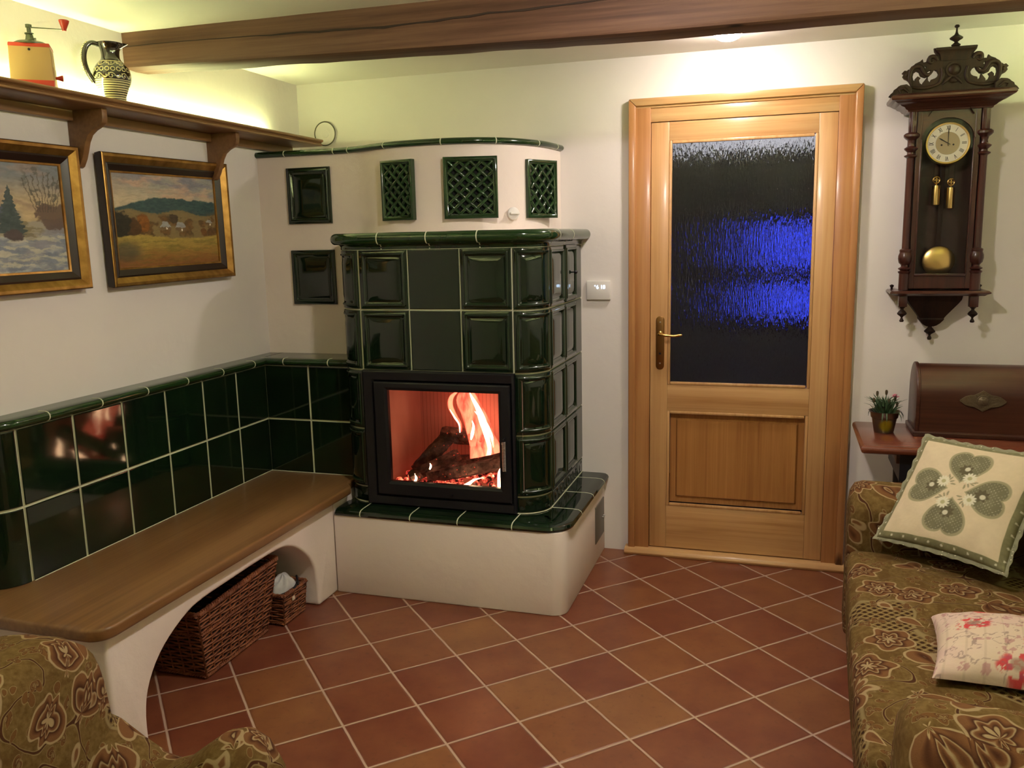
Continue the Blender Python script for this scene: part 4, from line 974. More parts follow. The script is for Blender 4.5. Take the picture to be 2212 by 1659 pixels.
def cloth_bundle():
    t = thing('cloth_bundle', 'white cloth bundle with a black strap lying in the small basket', 'cloth bundle', (.90, -1.09, .10))
    us = np.linspace(0, 2*PI, 40); vs = np.linspace(-PI/2, PI/2, 20)
    mb = MB()
    def fn(u, v):
        k = 1+.09*math.sin(3*u+2*v)+.05*math.sin(7*u-3*v)
        return (.950+.046*k*math.cos(v)*math.cos(u), -1.088+.062*k*math.cos(v)*math.sin(u), .120+.062*k*math.sin(v))
    mb.grid(fn, us, vs); m = Mat('white_cloth', rough=.9, col=(.50, .50, .47)); m.bump(m.noise(m.co(), 30, 3), .5, .006)
    obj('cloth', mb, m.m, t, smooth=80)
    obj('strap', MB().tube(smoothc([fn2 for fn2 in ((.960, -1.150, .118), (.988, -1.125, .126), (1.003, -1.090, .134), (.998, -1.055, .146), (.980, -1.030, .160))], 5), .0045, 8), M_black, t, smooth=80)
    obj('strap_eyelet', MB().lathe([(0, 0), (.006, 0), (.009, .002), (.009, .005), (.006, .006), (0, .004)], (1.000, -1.060, .142), 16, ax=(1, .3, .2)), M_black, t, smooth=60)
cloth_bundle()

# ------------------------------------------------------------------ poppy grinder on the shelf
def build_grinder():
    cx, cy, z0 = .603, -1.703, 1.982
    t = thing('hand_grinder', 'red and cream hand grinder with a crank on the wall shelf', 'grinder', (cx, cy, z0), 0)
    A = math.radians(-51)
    T = Matrix.Translation((cx, cy, z0)) @ Matrix.Rotation(A, 4, 'Z')     # local +x is the front
    M_red = Mat('red_lacquer', col=(.42, .030, .012), rough=.38).m; M_cream = Mat('cream_lacquer', rough=.45, col=(.40, .235, .085)).m
    def tb(z, h, w, d=.045): return [T @ Vector(p) for p in ((-d*w, -.056*w, z), (d*w, -.056*w, z), (d*w, .056*w, z), (-d*w, .056*w, z))]
    b = obj('body', MB().loft([tb(.016, 0, 1.06), tb(.118, 0, 1.00)]), M_cream, t, bevel=.003)
    obj('base', MB().loft([tb(0, 0, 1.07), tb(.020, 0, 1.075)]), M_red, t, bevel=.002, label='red lacquered foot')
    obj('collar', MB().loft([tb(.116, 0, 1.02), tb(.128, 0, 1.00)]), M_red, t, bevel=.003, label='red top band')
    dome = MB().lathe([(0, 0), (.050, 0), (.050, .004), (.040, .010), (.022, .014), (0, .015)], T @ Vector((0, 0, .127)), 28); M_tin = Mat('dark_tin', col=(.10, .11, .07), rough=.3, metal=.8).m
    obj('hopper_lid', dome, M_tin, t)
    st = MB().lathe([(0, 0), (.017, .0), (.012, .010), (.010, .022), (.013, .024), (.013, .027), (.006, .028), (.006, .042), (.009, .043), (.009, .052), (.0, .054)], T @ Vector((0, 0, .137)), 16)
    st.lathe([(0, 0), (.003, 0), (.003, .010), (0, .011)], T @ Vector((.004, .015, .140)), 8)
    obj('spindle', st, M_tin, t)
    dirv = T.to_3x3() @ Vector((.15, .99, 0)); dirv.normalize()
    s = T @ Vector((0, 0, .181)); e = s + dirv*.100 + Vector((0, 0, -.004))
    cr = obj('crank', MB().tube([s, e], [.0032, .0028], 8, flat=.6), M_tin, t)
    kn = MB().lathe([(0, -.005), (.006, -.004), (.007, .002), (.010, .010), (.0145, .022), (.0150, .027), (.011, .029), (0, .029)], e, 20, ax=(.08, .0, 1))
    obj('crank_knob', kn, M_red, cr, label='red flared crank knob')
    dr = MB().box(-.030, .030, .054, .060, .010, .062, T=T); d = obj('drawer', dr, M_cream, t, bevel=.001)
    obj('drawer_knob', MB().lathe([(0, 0), (.004, 0), (.005, .006), (.009, .018), (.009, .021), (0, .022)], T @ Vector((0, .060, .034)), 14, ax=T.to_3x3() @ Vector((0, 1, 0))), M_red, d)
    obj('badge', MB().lathe([(0, 0), (.004, 0), (0, .001)], T @ Vector((.0475, 0, .108)), 8, ax=T.to_3x3() @ Vector((1, 0, 0))), M_dark, t)
build_grinder()

# ------------------------------------------------------------------ painted jug
def build_jug():
    cx, cy, z0 = .603, -1.368, 1.982
    t = thing('pottery_jug', 'black glazed pottery jug with cream slip patterns on the wall shelf', 'jug', (cx, cy, z0))
    prof = smoothc([(.036, 0), (.038, .006), (.041, .020), (.050, .045), (.0590, .072), (.0615, .090), (.0575, .112), (.046, .130), (.034, .143), (.030, .152), (.0295, .165), (.032, .180), (.038, .192), (.0405, .200)], 12)
    nu, nv = 360, 220; prof_z = np.linspace(0, .200, nv); pr = np.interp(prof_z, [p[1] for p in prof], [p[0] for p in prof])
    us = np.linspace(0, 2*PI, nu); sp = math.radians(48)   # spout direction
    def rad(u, v):
        d = math.atan2(math.sin(u-sp), math.cos(u-sp)); k = max(0, (v-.175)/.025); return math.exp(-(d/.35)**2)*.020*k*k
    mb = MB(); mb.grid(lambda u, i: (cx+(pr[int(i)]+rad(u, prof_z[int(i)]))*math.cos(u), cy+(pr[int(i)]+rad(u, prof_z[int(i)]))*math.sin(u), z0+prof_z[int(i)]), us, list(range(nv)))
    o = obj('body', mb, M_jug, t, smooth=80, recalc=False)
    U, Z = np.meshgrid(us, prof_z); col = np.ones(U.shape+(3,))*np.array((.012, .008, .004)); cream = np.array((.62, .56, .30))
    def P(m): 
        nonlocal col; col = put(col, np.clip(m, 0, 1).astype(float), cream)
    P((Z < .074)*(Z > .004)*(np.sin(Z*2*PI/.0072) > -.25)*1.)
    P((np.abs(Z-.1365) < .0022)*1.)
    P((np.abs(Z-.1340) < .0006)*0.)
    per = 2*PI/20; uu = (U % per)/per-.5; R0 = np.hypot(uu*.0182, (Z-.108)); P(((R0 < .0078)*(R0 > .0052))*1.)
    for zc, sgn, amp in ((.126, 1, .0045), (.088, -1, .0065)):
        per = 2*PI/9; w = (U % per)/per
        yc = zc+amp*np.sin(w*2*PI)*sgn
        P((np.abs(Z-yc) < .0013)*1.)
        for kk in range(3):
            ph = (w-.22*kk) % 1; cxp = ph*per*.058
            lx = cxp-.010; ly = (Z-zc)-sgn*(-.001 if kk % 2 else .004); rr_ = np.hypot(lx, ly*1.)
            P(((rr_ < .0062)*(rr_ > .0043)*(lx+ly*sgn > -.002))*1.)
            P((np.hypot(lx*1.0-.004, ly+.003*sgn) < .0020)*1.)
    set_paint(o, col.reshape(-1, 3))
    obj('inside', MB().lathe([(0, 0), (.026, .002), (.0285, .02), (.035, .042)], (cx, cy, z0+.155), 32), M_dark, t)
    # loop handle with notched ridge
    a = sp+math.radians(186); hx, hy = math.cos(a), math.sin(a)
    pts = smoothc([(cx+hx*r, cy+hy*r, z0+z) for r, z in ((.034, .192), (.055, .196), (.072, .184), (.082, .160), (.0835, .130), (.076, .100), (.064, .078), (.055, .066))], 5)
    M_blk = Mat('black_glaze', col=(.012, .008, .004), rough=.1, coat=1.).m
    h = obj('handle', MB().tube(pts, [.0085]*len(pts), 12), M_blk, t, smooth=70)
    nb = MB()
    for i in range(8, len(pts)-3, 1):
        p = Vector(pts[i]); q = (Vector(pts[i+1])-Vector(pts[i-1])).normalized(); n = Vector((-hy, hx, 0)).cross(q).normalized()
        if n.dot(Vector((hx, hy, .2))) < 0: n = -n
        p2 = p+n*.0096; nb.tube([p2+Vector((-hy, hx, 0))*.006, p2-Vector((-hy, hx, 0))*.006], .0021, 6)
    obj('handle_notches', nb, Mat('cream_slip', col=(.62, .58, .36), rough=.2).m, h, smooth=60)
build_jug()

# ================================================================== SEWING MACHINE AND TABLE
def build_sewing():
    t = thing('sewing_table', 'reddish wooden sewing table on a black cast iron stand', 'table', (3.57, -.33, 0))
    x0, x1, y0, y1 = 3.128, 4.02, -.545, -.105
    rings = lambda d, z: [(x0+d, y0+d, z), (x1-d, y0+d, z), (x1-d, y1, z), (x0+d, y1, z)]
    obj('tabletop', MB().loft([rings(.012, .668), rings(.004, .674), rings(.0, .684), rings(.002, .694), rings(.008, .698), rings(.012, .700)]), M_table, t, smooth=30, bevel=.001)
    obj('apron_drawer', MB().box(x0+.13, x1-.13, y0+.05, y1-.05, .625, .669), M_mahog_h, t, bevel=.003)
    for sx in (3.30, 3.86):
        m = MB()
        for (ya, za, yb, zb, r) in ((-.48, .655, -.44, .36, .014), (-.44, .36, -.52, .03, .014), (-.17, .655, -.21, .36, .014), (-.21, .36, -.13, .03, .014), (-.48, .655, -.17, .655, .012), (-.44, .36, -.21, .36, .010), (-.48, .645, -.21, .36, .008), (-.17, .645, -.44, .36, .008), (-.48, .13, -.17, .13, .010), (-.46, .30, -.17, .13, .007), (-.19, .30, -.48, .13, .007)):
            m.box(sx-.018 if r > .009 else sx-.006, sx+.018 if r > .009 else sx+.006, -1, 1, -1, 1, T=None) if False else m.tube([(sx, ya, za), (sx, yb, zb)], r, 8)
        m.box(sx-.02, sx+.02, -.545, -.50, 0, .035).box(sx-.02, sx+.02, -.15, -.105, 0, .035)
        m.box(sx-.030, sx+.030, -.50, -.15, .560, .668)
        obj('leg', m, M_iron, t, bevel=.0, label='black cast iron side frame')
    obj('cross_brace', MB().tube([(3.30, -.20, .36), (3.58, -.20, .30), (3.86, -.20, .36)], .010, 8).tube([(3.30, -.20, .15), (3.58, -.20, .24), (3.86, -.20, .15)], .010, 8), M_iron, t)
    obj('treadle', MB().box(3.42, 3.72, -.46, -.22, .07, .085), M_iron, t, bevel=.004)
    w = ring(.15, .010, (3.79, -.22, .33), (1, 0, 0)); 
    for k in range(5): w.tube([(3.79, -.22, .33), (3.79, -.22+.15*math.cos(k*2*PI/5), .33+.15*math.sin(k*2*PI/5))], .006, 6)
    obj('flywheel', w, M_iron, t, smooth=60)
    # domed case
    c = thing('sewing_machine_case', 'dark brown domed wooden sewing machine case with an ornate oval plate', 'sewing machine case', (3.57, -.23, .70))
    yb, yf, xa, xb, zt = -.130, -.330, 3.338, 3.802, .972
    def prof(k=0.): 
        return [(yf-k, .716), (yf-k, .84)] + [((yb+yf)/2+(yf-yb)/2*math.cos(math.radians(a))*(1+k*9) if True else 0, .86+(zt-.86+k)*math.sin(math.radians(a))) for a in range(0, 181, 12)] + [(yb+k, .84), (yb+k, .716)]
    obj('domed_cover', MB().loft([[(x, a, b) for a, b in prof()] for x in (xa+.012, xb-.012)]), M_cover, c, smooth=40)
    for xs_ in (xa, xb-.014):
        obj('end_panel', MB().loft([[(x, a, b) for a, b in prof(.006)] for x in (xs_, xs_+.014)]), M_cover, c, smooth=40, bevel=.003)
    obj('case_base', MB().box(xa-.008, xb+.008, yf-.014, yb+.008, .7005, .720), M_cover, c, bevel=.005)
    ov = [(0, .040), (.012, .032), (.030, .022), (.044, .021), (.060, .016), (.078, .002)]
    q = [(x, z) for x, z in ov] + [(x, -z) for x, z in reversed(ov)]; q += [(-x, -z) for x, z in ov] + [(-x, z) for x, z in reversed(ov)]
    qq = []; [qq.append(p) for p in q if p not in qq]
    M_pl = Mat('dull_brass_plate', col=(.13, .095, .055), rough=.45, metal=.6); M_pl.bump(M_pl.noise(M_pl.co(), 120, 3), .8, .004)
    pl = curve_shape('ornate_plate', [qq], .004, M_pl.m, c, Matrix.Translation((3.568, yf-.0045, .846)) @ R90, .0008)
    obj('plate_boss', MB().lathe([(0, 0), (.024, 0), (.022, .004), (.018, .004), (.015, .007), (0, .009)], (3.568, yf-.006, .846), 28, ax=(0, -1, 0)), M_pl.m, pl)
build_sewing()

# ------------------------------------------------------------------ carnation in a tin pot
def build_plant():
    cx, cy, z0 = 3.232, -.285, .7005
    t = thing('potted_carnation', 'potted pink carnation in a small tin bucket on the sewing table', 'potted plant', (cx, cy, z0))
    m = Mat('painted_tin', rough=.28, metal=.85); co = m.co(); s = m.sep(co)
    sp = m.ramp(m.n('ShaderNodeVectorMath', operation='DISTANCE', i_0=co, i_1=(cx+.004, cy-.04, z0+.032)).outputs['Value'], [(.018, 1.), (.030, 0.)])
    m.set('col', m.mix(sp, m.ramp(s[2], [(.0, (.16, .12, .09)), (1., (.16, .12, .09))]), (.34, .30, .02)))
    obj('tin_pot', MB().lathe([(0, 0), (.036, 0), (.037, .004), (.046, .056), (.050, .060), (.053, .078), (.058, .084), (.060, .086), (.057, .086), (.050, .076), (.042, .05), (0, .05)], (cx, cy, z0), 36), m.m, t, smooth=35)
    obj('soil', MB().lathe([(0, .070), (.048, .070), (.046, .060), (0, .055)], (cx, cy, z0), 24), M_dark, t)
    M_leaf = Mat('grey_green_leaf', col=(.045, .085, .035), rough=.6).m; M_pink = Mat('pink_petal', col=(.55, .20, .26), rough=.7).m; M_bud = Mat('dark_bud', col=(.07, .05, .02), rough=.7).m
    rr = random.Random(11)
    lf = MB()
    for k in range(110):
        a = rr.uniform(0, 2*PI); b = rr.uniform(.0, .034); L = rr.uniform(.03, .075); ln = rr.uniform(.1, .75)*(.5+b/.034*.7)
        p = Vector((cx+b*math.cos(a), cy+b*math.sin(a), z0+.064+rr.uniform(0, .03))); dirn = Vector((math.cos(a)*ln, math.sin(a)*ln, 1)).normalized()
        q = p+dirn*L*.6; e = q+Vector((dirn.x*1.8, dirn.y*1.8, .35)).normalized()*L*.45; w = .0034; side = dirn.cross(Vector((math.cos(a), math.sin(a), .01))).normalized()
        lf.tube([p, p.lerp(q, .5), q, e], [w*.8, w, w*.8, .0004], 5, flat=.35)
    for k in range(10):
        a = rr.uniform(0, 2*PI); p = Vector((cx+.044*math.cos(a), cy+.044*math.sin(a), z0+.075)); o_ = Vector((math.cos(a), math.sin(a), 0))
        lf.tube([p, p+o_*.016+Vector((0, 0, .010)), p+o_*.026+Vector((0, 0, -.006)), p+o_*.028+Vector((0, 0, -.022))], [.002, .003, .0025, .0005], 5, flat=.4)
    obj('leaves', lf, M_leaf, t, smooth=60)
    for (dx, dy, h, kind) in ((.035, -.01, .142, 'flower'), (-.030, .0, .146, 'bud'), (.004, .008, .150, 'bud'), (.014, -.01, .118, 'bud'), (-.042, -.01, .120, 'bud'), (.044, .0, .105, 'bud')):
        e = Vector((cx+dx, cy+dy, z0+h)); b = Vector((cx+dx*.35, cy+dy*.35, z0+.06))
        s_ = obj('stem', MB().tube([b, b.lerp(e, .5)+Vector((dx*.1, 0, 0)), e], .0017, 6), M_leaf, t)
        if kind == 'bud': obj('bud', MB().lathe([(0, -.004), (.004, 0), (.0052, .010), (.004, .017), (0, .019)], e, 10), M_bud, s_)
        else:
            f = MB().lathe([(0, -.014), (.004, -.010), (.005, 0), (0, .002)], e, 10)
            obj('calyx', f, M_bud, s_)
            pt = MB()
            for j in range(26):
                a = rr.uniform(0, 2*PI); v = rr.uniform(.2, 1.); d = Vector((math.cos(a)*v, math.sin(a)*v, 1.2-v)).normalized(); pt.tube([e, e+d*.009, e+d*.015], [.001, .004, .0025], 6, flat=.3)
            obj('petals', pt, M_pink, s_, smooth=60)
build_plant()
# ================================================================== WALL CLOCK
def build_clock():
    cx = 3.425
    t = thing('pendulum_wall_clock', 'ornate dark wooden pendulum wall clock with carved crest and brass weights', 'clock', (cx, 0, 1.6))
    S = lambda m, a, b, mat, **k: None
    # case
    cs = MB().box(cx-.130, cx+.130, -.016, -.001, 1.24, 1.955)
    cs.box(cx-.130, cx-.114, -.100, -.001, 1.24, 1.955).box(cx+.114, cx+.130, -.100, -.001, 1.24, 1.955)
    cs.box(cx-.130, cx+.130, -.100, -.001, 1.935, 1.955)
    obj('case', cs, M_mahog, t, smooth=0, bevel=.001)
    # glazed door frame
    ox0, ox1, oz0, oz1 = cx-.112, cx+.112, 1.258, 1.948
    gx0, gx1, gz0, gz1 = cx-.093, cx+.093, 1.310, 1.925
    dr = MB().box(ox0, gx0, -.118, -.100, oz0, oz1).box(gx1, ox1, -.118, -.100, oz0, oz1).box(gx0, gx1, -.118, -.100, oz0, gz0)
    d = obj('glazed_door', dr, M_mahog, t, smooth=0, bevel=.002)
    # top rail with round cut over the dial
    arcp = [(gx0, 1.925+.023), (gx0, 1.835)] + [(cx+.093*math.cos(math.radians(a)), 1.832+.086*math.sin(math.radians(a))) for a in range(170, 9, -10)] + [(gx1, 1.835), (gx1, 1.948)]
    obj('door_top_rail', MB().prism(arcp, -.117, -.101, 'xz'), M_mahog_h, d, smooth=0)
    obj('sight_edge', MB().box(gx0, gx1, -.122, -.112, gz0-.004, gz0+.008).box(gx0-.003, gx0+.003, -.121, -.112, gz0, 1.84).box(gx1-.003, gx1+.003, -.121, -.112, gz0, 1.84), M_mahog_h, d, bevel=.002)
    obj('door_glass', MB().box(gx0, gx1, -.109, -.1075, gz0, gz1), M_glass, d, smooth=0)
    # dial
    dc = Vector((cx+.003, -.093, 1.822))
    dial = obj('dial', MB().lathe([(0, 0), (.077, 0), (.077, .006), (0, .006)], dc, 64, ax=(0, -1, 0)), Mat('ivory_enamel', col=(.94, .91, .76), rough=.3).m, t)
    bz = MB().lathe([(.0715, .006), (.0725, .012), (.078, .013), (.082, .008), (.082, -.004), (.076, -.004), (.0715, .006)], dc, 64, ax=(0, -1, 0), caps=False); obj('bezel', bz, M_brass_p, dial, smooth=60, label='polished brass bezel')
    obj('centre_disc', MB().lathe([(0, .006), (.043, .006), (.0425, .0085), (.003, .0085), (0, .0085)], dc, 48, ax=(0, -1, 0)), Mat('aged_ivory', col=(.50, .40, .22), rough=.4).m, dial)
    MI = Mat('black_ink', col=(.01, .008, .006), rough=.5).m
    num = ['XII', 'I', 'II', 'III', 'IIII', 'V', 'VI', 'VII', 'VIII', 'IX', 'X', 'XI']
    for k, s in enumerate(num):
        a = -k*PI/6
        M = Matrix.Translation(dc+Vector((0, -.0064, 0))) @ Matrix.Rotation(PI/2, 4, 'X') @ Matrix.Rotation(a, 4, 'Z') @ Matrix.Translation((0, .0575, 0)) @ Matrix.Diagonal((.46, .88, 1, 1))
        text_mesh('numeral', s, .0265, M, MI, dial, offset=.0004)
    def hand(name, ang, L, w):
        c, s = math.sin(ang), math.cos(ang); n = Vector((s, 0, -c)); u = Vector((c, 0, s)); o = dc+Vector((0, -.012, 0))
        p = [o-u*.010+n*w*.6, o+u*L*.55+n*w, o+u*L*.7+n*w*1.6, o+u*L, o+u*L*.7-n*w*1.6, o+u*L*.55-n*w, o-u*.010-n*w*.6]
        mb = MB(); mb.loft([p, [q+Vector((0, -.0015, 0)) for q in p]]); obj(name, mb, MI, dial, smooth=0)
    hand('minute_hand', math.radians(0), .060, .0012); hand('hour_hand', math.radians(302), .040, .0016)
    for sx in (-.022, .020): obj('winding_hole', MB().lathe([(0, .0085), (.0035, .0085), (.0035, .0092), (0, .0092)], dc+Vector((sx, 0, -.006)), 12, ax=(0, -1, 0)), MI, dial)
    # weights, pulleys, pendulum
    for sx, z0, z1, zr, lab in ((-.024, 1.585, 1.665, 1.690, 'upper'), (.029, 1.570, 1.655, 1.715, 'lower')):
        wm = MB().lathe([(0, 0), (.004, 0), (.015, .003), (.0155, .006), (.0155, z1-z0-.006), (.015, z1-z0-.002), (.004, z1-z0), (0, z1-z0)], (cx+sx, -.068, z0), 24)
        w = obj('weight', wm, M_brass_p, t, smooth=40)
        r = ring(.012, .0035, (cx+sx, -.068, z1+.020), (0, -1, 0), 24, 8); r.box(cx+sx-.002, cx+sx+.002, -.070, -.066, z1-.002, z1+.034); r.box(cx+sx-.012, cx+sx+.012, -.0695, -.0665, z1+.018, z1+.022)
        obj('pulley', r, M_brass, w)
        obj('cord', MB().tube([(cx+sx-.011, -.068, z1+.02), (cx+sx-.010, -.068, 1.80)], .0008, 5).tube([(cx+sx+.011, -.068, z1+.02), (cx+sx+.010, -.068, 1.80)], .0008, 5), MI, w)
    pr = obj('pendulum_rod', MB().box(cx-.009, cx+.009, -.047, -.043, 1.40, 1.80), M_walnut, t, bevel=.001)
    obj('pendulum_bob', MB().lathe([(0, -.004), (.040, -.004), (.058, .0), (.0605, .003), (.056, .0065), (.030, .0105), (0, .012)], (cx+.003, -.045, 1.364), 56, ax=(0, -1, 0)), M_brass_p, pr, smooth=60)
    # turned half columns on both front corners
    cprof = [(0, 1.252), (.016, 1.252), (.016, 1.318), (.019, 1.322), (.020, 1.327), (.014, 1.331), (.019, 1.336), (.020, 1.340), (.013, 1.346), (.013, 1.352), (.019, 1.362), (.0215, 1.378), (.021, 1.390), (.017, 1.403), (.018, 1.407), (.018, 1.413), (.0135, 1.418), (.0135, 1.43), (.0130, 1.50), (.0125, 1.765), (.0135, 1.770), (.019, 1.776), (.020, 1.780), (.013, 1.785), (.012, 1.792), (.020, 1.803), (.021, 1.808), (.013, 1.816), (.011, 1.826), (.014, 1.838), (.020, 1.846), (.024, 1.852), (.024, 1.860), (.018, 1.866), (.013, 1.868), (.013, 1.95), (0, 1.95)]
    for s in (-1, 1):
        obj('turned_column', MB().lathe([(r*(1.22 if r > .0145 else 1.05), z) for r, z in cprof], (cx+s*.129, -.112, 0), 24), M_mahog, t, smooth=35)
        obj('column_bracket', MB().prism([(cx+s*.114, 1.862), (cx+s*.142, 1.862), (cx+s*.142, 1.948), (cx+s*.114, 1.948)], -.125, -.100, 'xz'), M_mahog, t, bevel=.003)
    # cornice
    def rect(hw, y, z): return [(cx-hw, -y, z), (cx+hw, -y, z), (cx+hw, -.001, z), (cx-hw, -.001, z)]
    co = MB().loft([rect(.148, .128, 1.945), rect(.150, .130, 1.951), rect(.158, .137, 1.955), rect(.163, .142, 1.962), rect(.176, .150, 1.967), rect(.182, .155, 1.973), rect(.186, .157, 1.974), rect(.198, .166, 1.981), rect(.204, .170, 1.985), rect(.212, .176, 1.987), rect(.216, .180, 1.993), rect(.215, .180, 2.001), rect(.208, .174, 2.006), rect(.175, .145, 2.014)])
    obj('cornice', co, M_mahog_h, t, smooth=30)
    # carved crest (pierced)
    half = [(.049, 2.166), (.056, 2.172), (.073, 2.172), (.071, 2.162), (.062, 2.150), (.060, 2.138), (.052, 2.126), (.061, 2.140), (.072, 2.148), (.084, 2.148), (.094, 2.140), (.097, 2.128), (.093, 2.120), (.101, 2.124), (.111, 2.123), (.114, 2.134), (.121, 2.128), (.130, 2.124), (.137, 2.121), (.143, 2.115), (.150, 2.112), (.155, 2.104), (.155, 2.096), (.161, 2.101), (.166, 2.096), (.174, 2.098), (.181, 2.091), (.176, 2.086), (.179, 2.078), (.173, 2.070), (.165, 2.066), (.158, 2.060), (.150, 2.049), (.148, 2.040), (.150, 2.012)]
    outline = half + [(-x, z) for x, z in reversed(half)]
    holeR = [(.053, 2.079), (.059, 2.091), (.071, 2.098), (.078, 2.085), (.088, 2.074), (.102, 2.071), (.116, 2.077), (.122, 2.091), (.133, 2.097), (.144, 2.089), (.147, 2.075), (.144, 2.061), (.134, 2.053), (.134, 2.066), (.127, 2.073), (.119, 2.068), (.124, 2.060), (.120, 2.048), (.108, 2.040), (.106, 2.050), (.098, 2.060), (.093, 2.067), (.091, 2.055), (.081, 2.046), (.078, 2.058), (.065, 2.062), (.056, 2.069)]
    sm1 = [(.096, 2.106), (.101, 2.114), (.107, 2.113), (.105, 2.102), (.099, 2.101)]; sm2 = [(.079, 2.095), (.086, 2.096), (.096, 2.089), (.101, 2.086), (.094, 2.081), (.084, 2.085)]
    mir = lambda p: [(-x, z) for x, z in p]
    T = Matrix.Translation((cx+.005, -.125, 0)) @ R90
    cr = curve_shape('carved_crest', [outline, holeR, mir(holeR), sm1, mir(sm1), sm2, mir(sm2)], .016, M_walnut, t, T, .002)
    rel = MB()
    for s in (1, -1):
        X = lambda x: cx+.005+s*x
        def sc_(pts, r): rel.tube([(X(a), -.135, b) for a, b in smoothc(pts, 5)], [q[0] for q in smoothc([(k, 0) for k in r], 5)], 8)
        sc_([(.148, 2.04), (.156, 2.07), (.152, 2.098), (.136, 2.111), (.118, 2.108), (.110, 2.094), (.098, 2.079), (.084, 2.082), (.078, 2.094)], [.004, .007, .008, .009, .009, .008, .007, .005, .003])
        sc_([(.060, 2.128), (.070, 2.142), (.086, 2.142), (.091, 2.130), (.084, 2.121), (.076, 2.127)], [.005, .008, .008, .007, .006, .004])
        sc_([(.045, 2.10), (.040, 2.07), (.050, 2.045), (.075, 2.034), (.110, 2.030), (.145, 2.036)], [.006, .007, .006, .006, .007, .005])
        rel.lathe([(0, 0), (.008, 0), (.006, .005), (0, .007)], (X(.166), -.133, 2.083), 10, ax=(0, -1, 0))
        rel.lathe([(0, 0), (.007, 0), (.005, .004), (0, .006)], (X(.098), -.133, 2.078), 10, ax=(0, -1, 0))
    rel.lathe([(0, 0), (.030, 0), (.029, .005), (.024, .006), (.020, .003), (.016, .008), (.008, .012), (0, .013)], (cx+.003, -.133, 2.092), 24, ax=(0, -1, 0))
    rel.lathe([(0, 0), (.012, 0), (.009, .006), (0, .009)], (cx+.003, -.133, 2.052), 14, ax=(0, -1, 0), sx=1.6)
    for a in (-1, 1): rel.tube([(cx+a*.006, -.137, 2.066), (cx+a*.020, -.139, 2.054), (cx+a*.034, -.137, 2.038)], [.004, .006, .002], 8)
    obj('carving', rel, M_walnut, cr, smooth=60)
    pd = MB().loft([[(cx+.005-w, -.125-d, z), (cx+.005+w, -.125-d, z), (cx+.005+w, -.110, z), (cx+.005-w, -.110, z)] for w, d, z in ((.048, .012, 2.125), (.052, .016, 2.140), (.054, .018, 2.150), (.062, .022, 2.158), (.068, .026, 2.163), (.070, .027, 2.172))])
    obj('crest_pedestal', pd, M_walnut, cr, smooth=30)
    fin = [(0, 0), (.012, 0), (.011, .004), (.017, .010), (.018, .014), (.010, .021), (.006, .026), (.012, .032), (.024, .040), (.0255, .046), (.017, .053), (.008, .060), (.0045, .070), (.0035, .086), (.004, .090), (.009, .093), (.0095, .099), (.006, .104), (0, .1055)]
    obj('top_finial', MB().lathe([(r*.92, z*.80) for r, z in fin], (cx+.006, -.125, 2.171), 24), M_walnut, cr, smooth=50)
    for s in (1, -1):   # leaf on each cornice corner
        lf = [(.146, 2.008), (.144, 2.032), (.162, 2.046), (.182, 2.044), (.190, 2.040), (.196, 2.034), (.205, 2.028), (.208, 2.020), (.216, 2.014), (.222, 2.006), (.214, 2.002)]
        lf = lf if s > 0 else mir(lf)
        l = curve_shape('corner_leaf', [lf], .010, M_walnut, t, Matrix.Translation((cx, -.148, -.002)) @ R90, .002)
        q = MB().tube([(cx+s*.155, -.155, 2.016), (cx+s*.172, -.157, 2.032), (cx+s*.188, -.157, 2.026), (cx+s*.182, -.156, 2.014)], [.004, .006, .006, .003], 8); obj('leaf_scroll', q, M_walnut, l, smooth=60)
    # lower shelf, corbel, pendants
    ls = MB().loft([rect(.163, .140, 1.230), rect(.170, .146, 1.235), rect(.182, .156, 1.240), rect(.182, .156, 1.245), rect(.176, .150, 1.250)])
    obj('lower_shelf', ls, M_mahog_h, t, smooth=30)
    cb = []
    for hw, dp, z in ((.104, .104, 1.232), (.100, .100, 1.212), (.090, .092, 1.196), (.072, .080, 1.172), (.052, .066, 1.145), (.046, .060, 1.135), (.046, .060, 1.128), (.034, .050, 1.112), (.022, .042, 1.102), (.012, .038, 1.098)):
        cb.append([(cx-.010-hw, -dp, z), (cx-.010+hw, -dp, z), (cx-.010+hw, -.001, z), (cx-.010-hw, -.001, z)])
    obj('corbel', MB().loft(cb), M_walnut, t, smooth=30)
    obj('bottom_pendant', MB().lathe([(0, 0), (.006, .001), (.009, .008), (.006, .015), (.004, .019), (.006, .024), (.020, .033), (.022, .037), (.014, .046), (.007, .054), (.010, .060), (0, .062)], (cx-.010, -.030, 1.041), 24), M_walnut, t, smooth=50)
    for s in (-1, 1):
        pn = MB().box(cx+s*.129-.016, cx+s*.129+.016, -.128, -.096, 1.185, 1.232)
        p = obj('corner_pendant', pn, M_mahog, t, bevel=.002)
        obj('drop', MB().lathe([(0, 0), (.0065, .001), (.009, .006), (.006, .012), (.0035, .018), (.006, .023), (.0165, .031), (.0185, .036), (.013, .044), (.006, .050), (.006, .055), (.015, .064), (0, .066)], (cx+s*.129, -.112, 1.122), 20), M_walnut, p, smooth=50)
        obj('gallery_knob', MB().lathe([(0, 0), (.005, 0), (.004, .008), (.008, .014), (.008, .018), (0, .022)], (cx+s*.163, -.030, 1.249), 14), M_walnut, t, smooth=50)
build_clock()

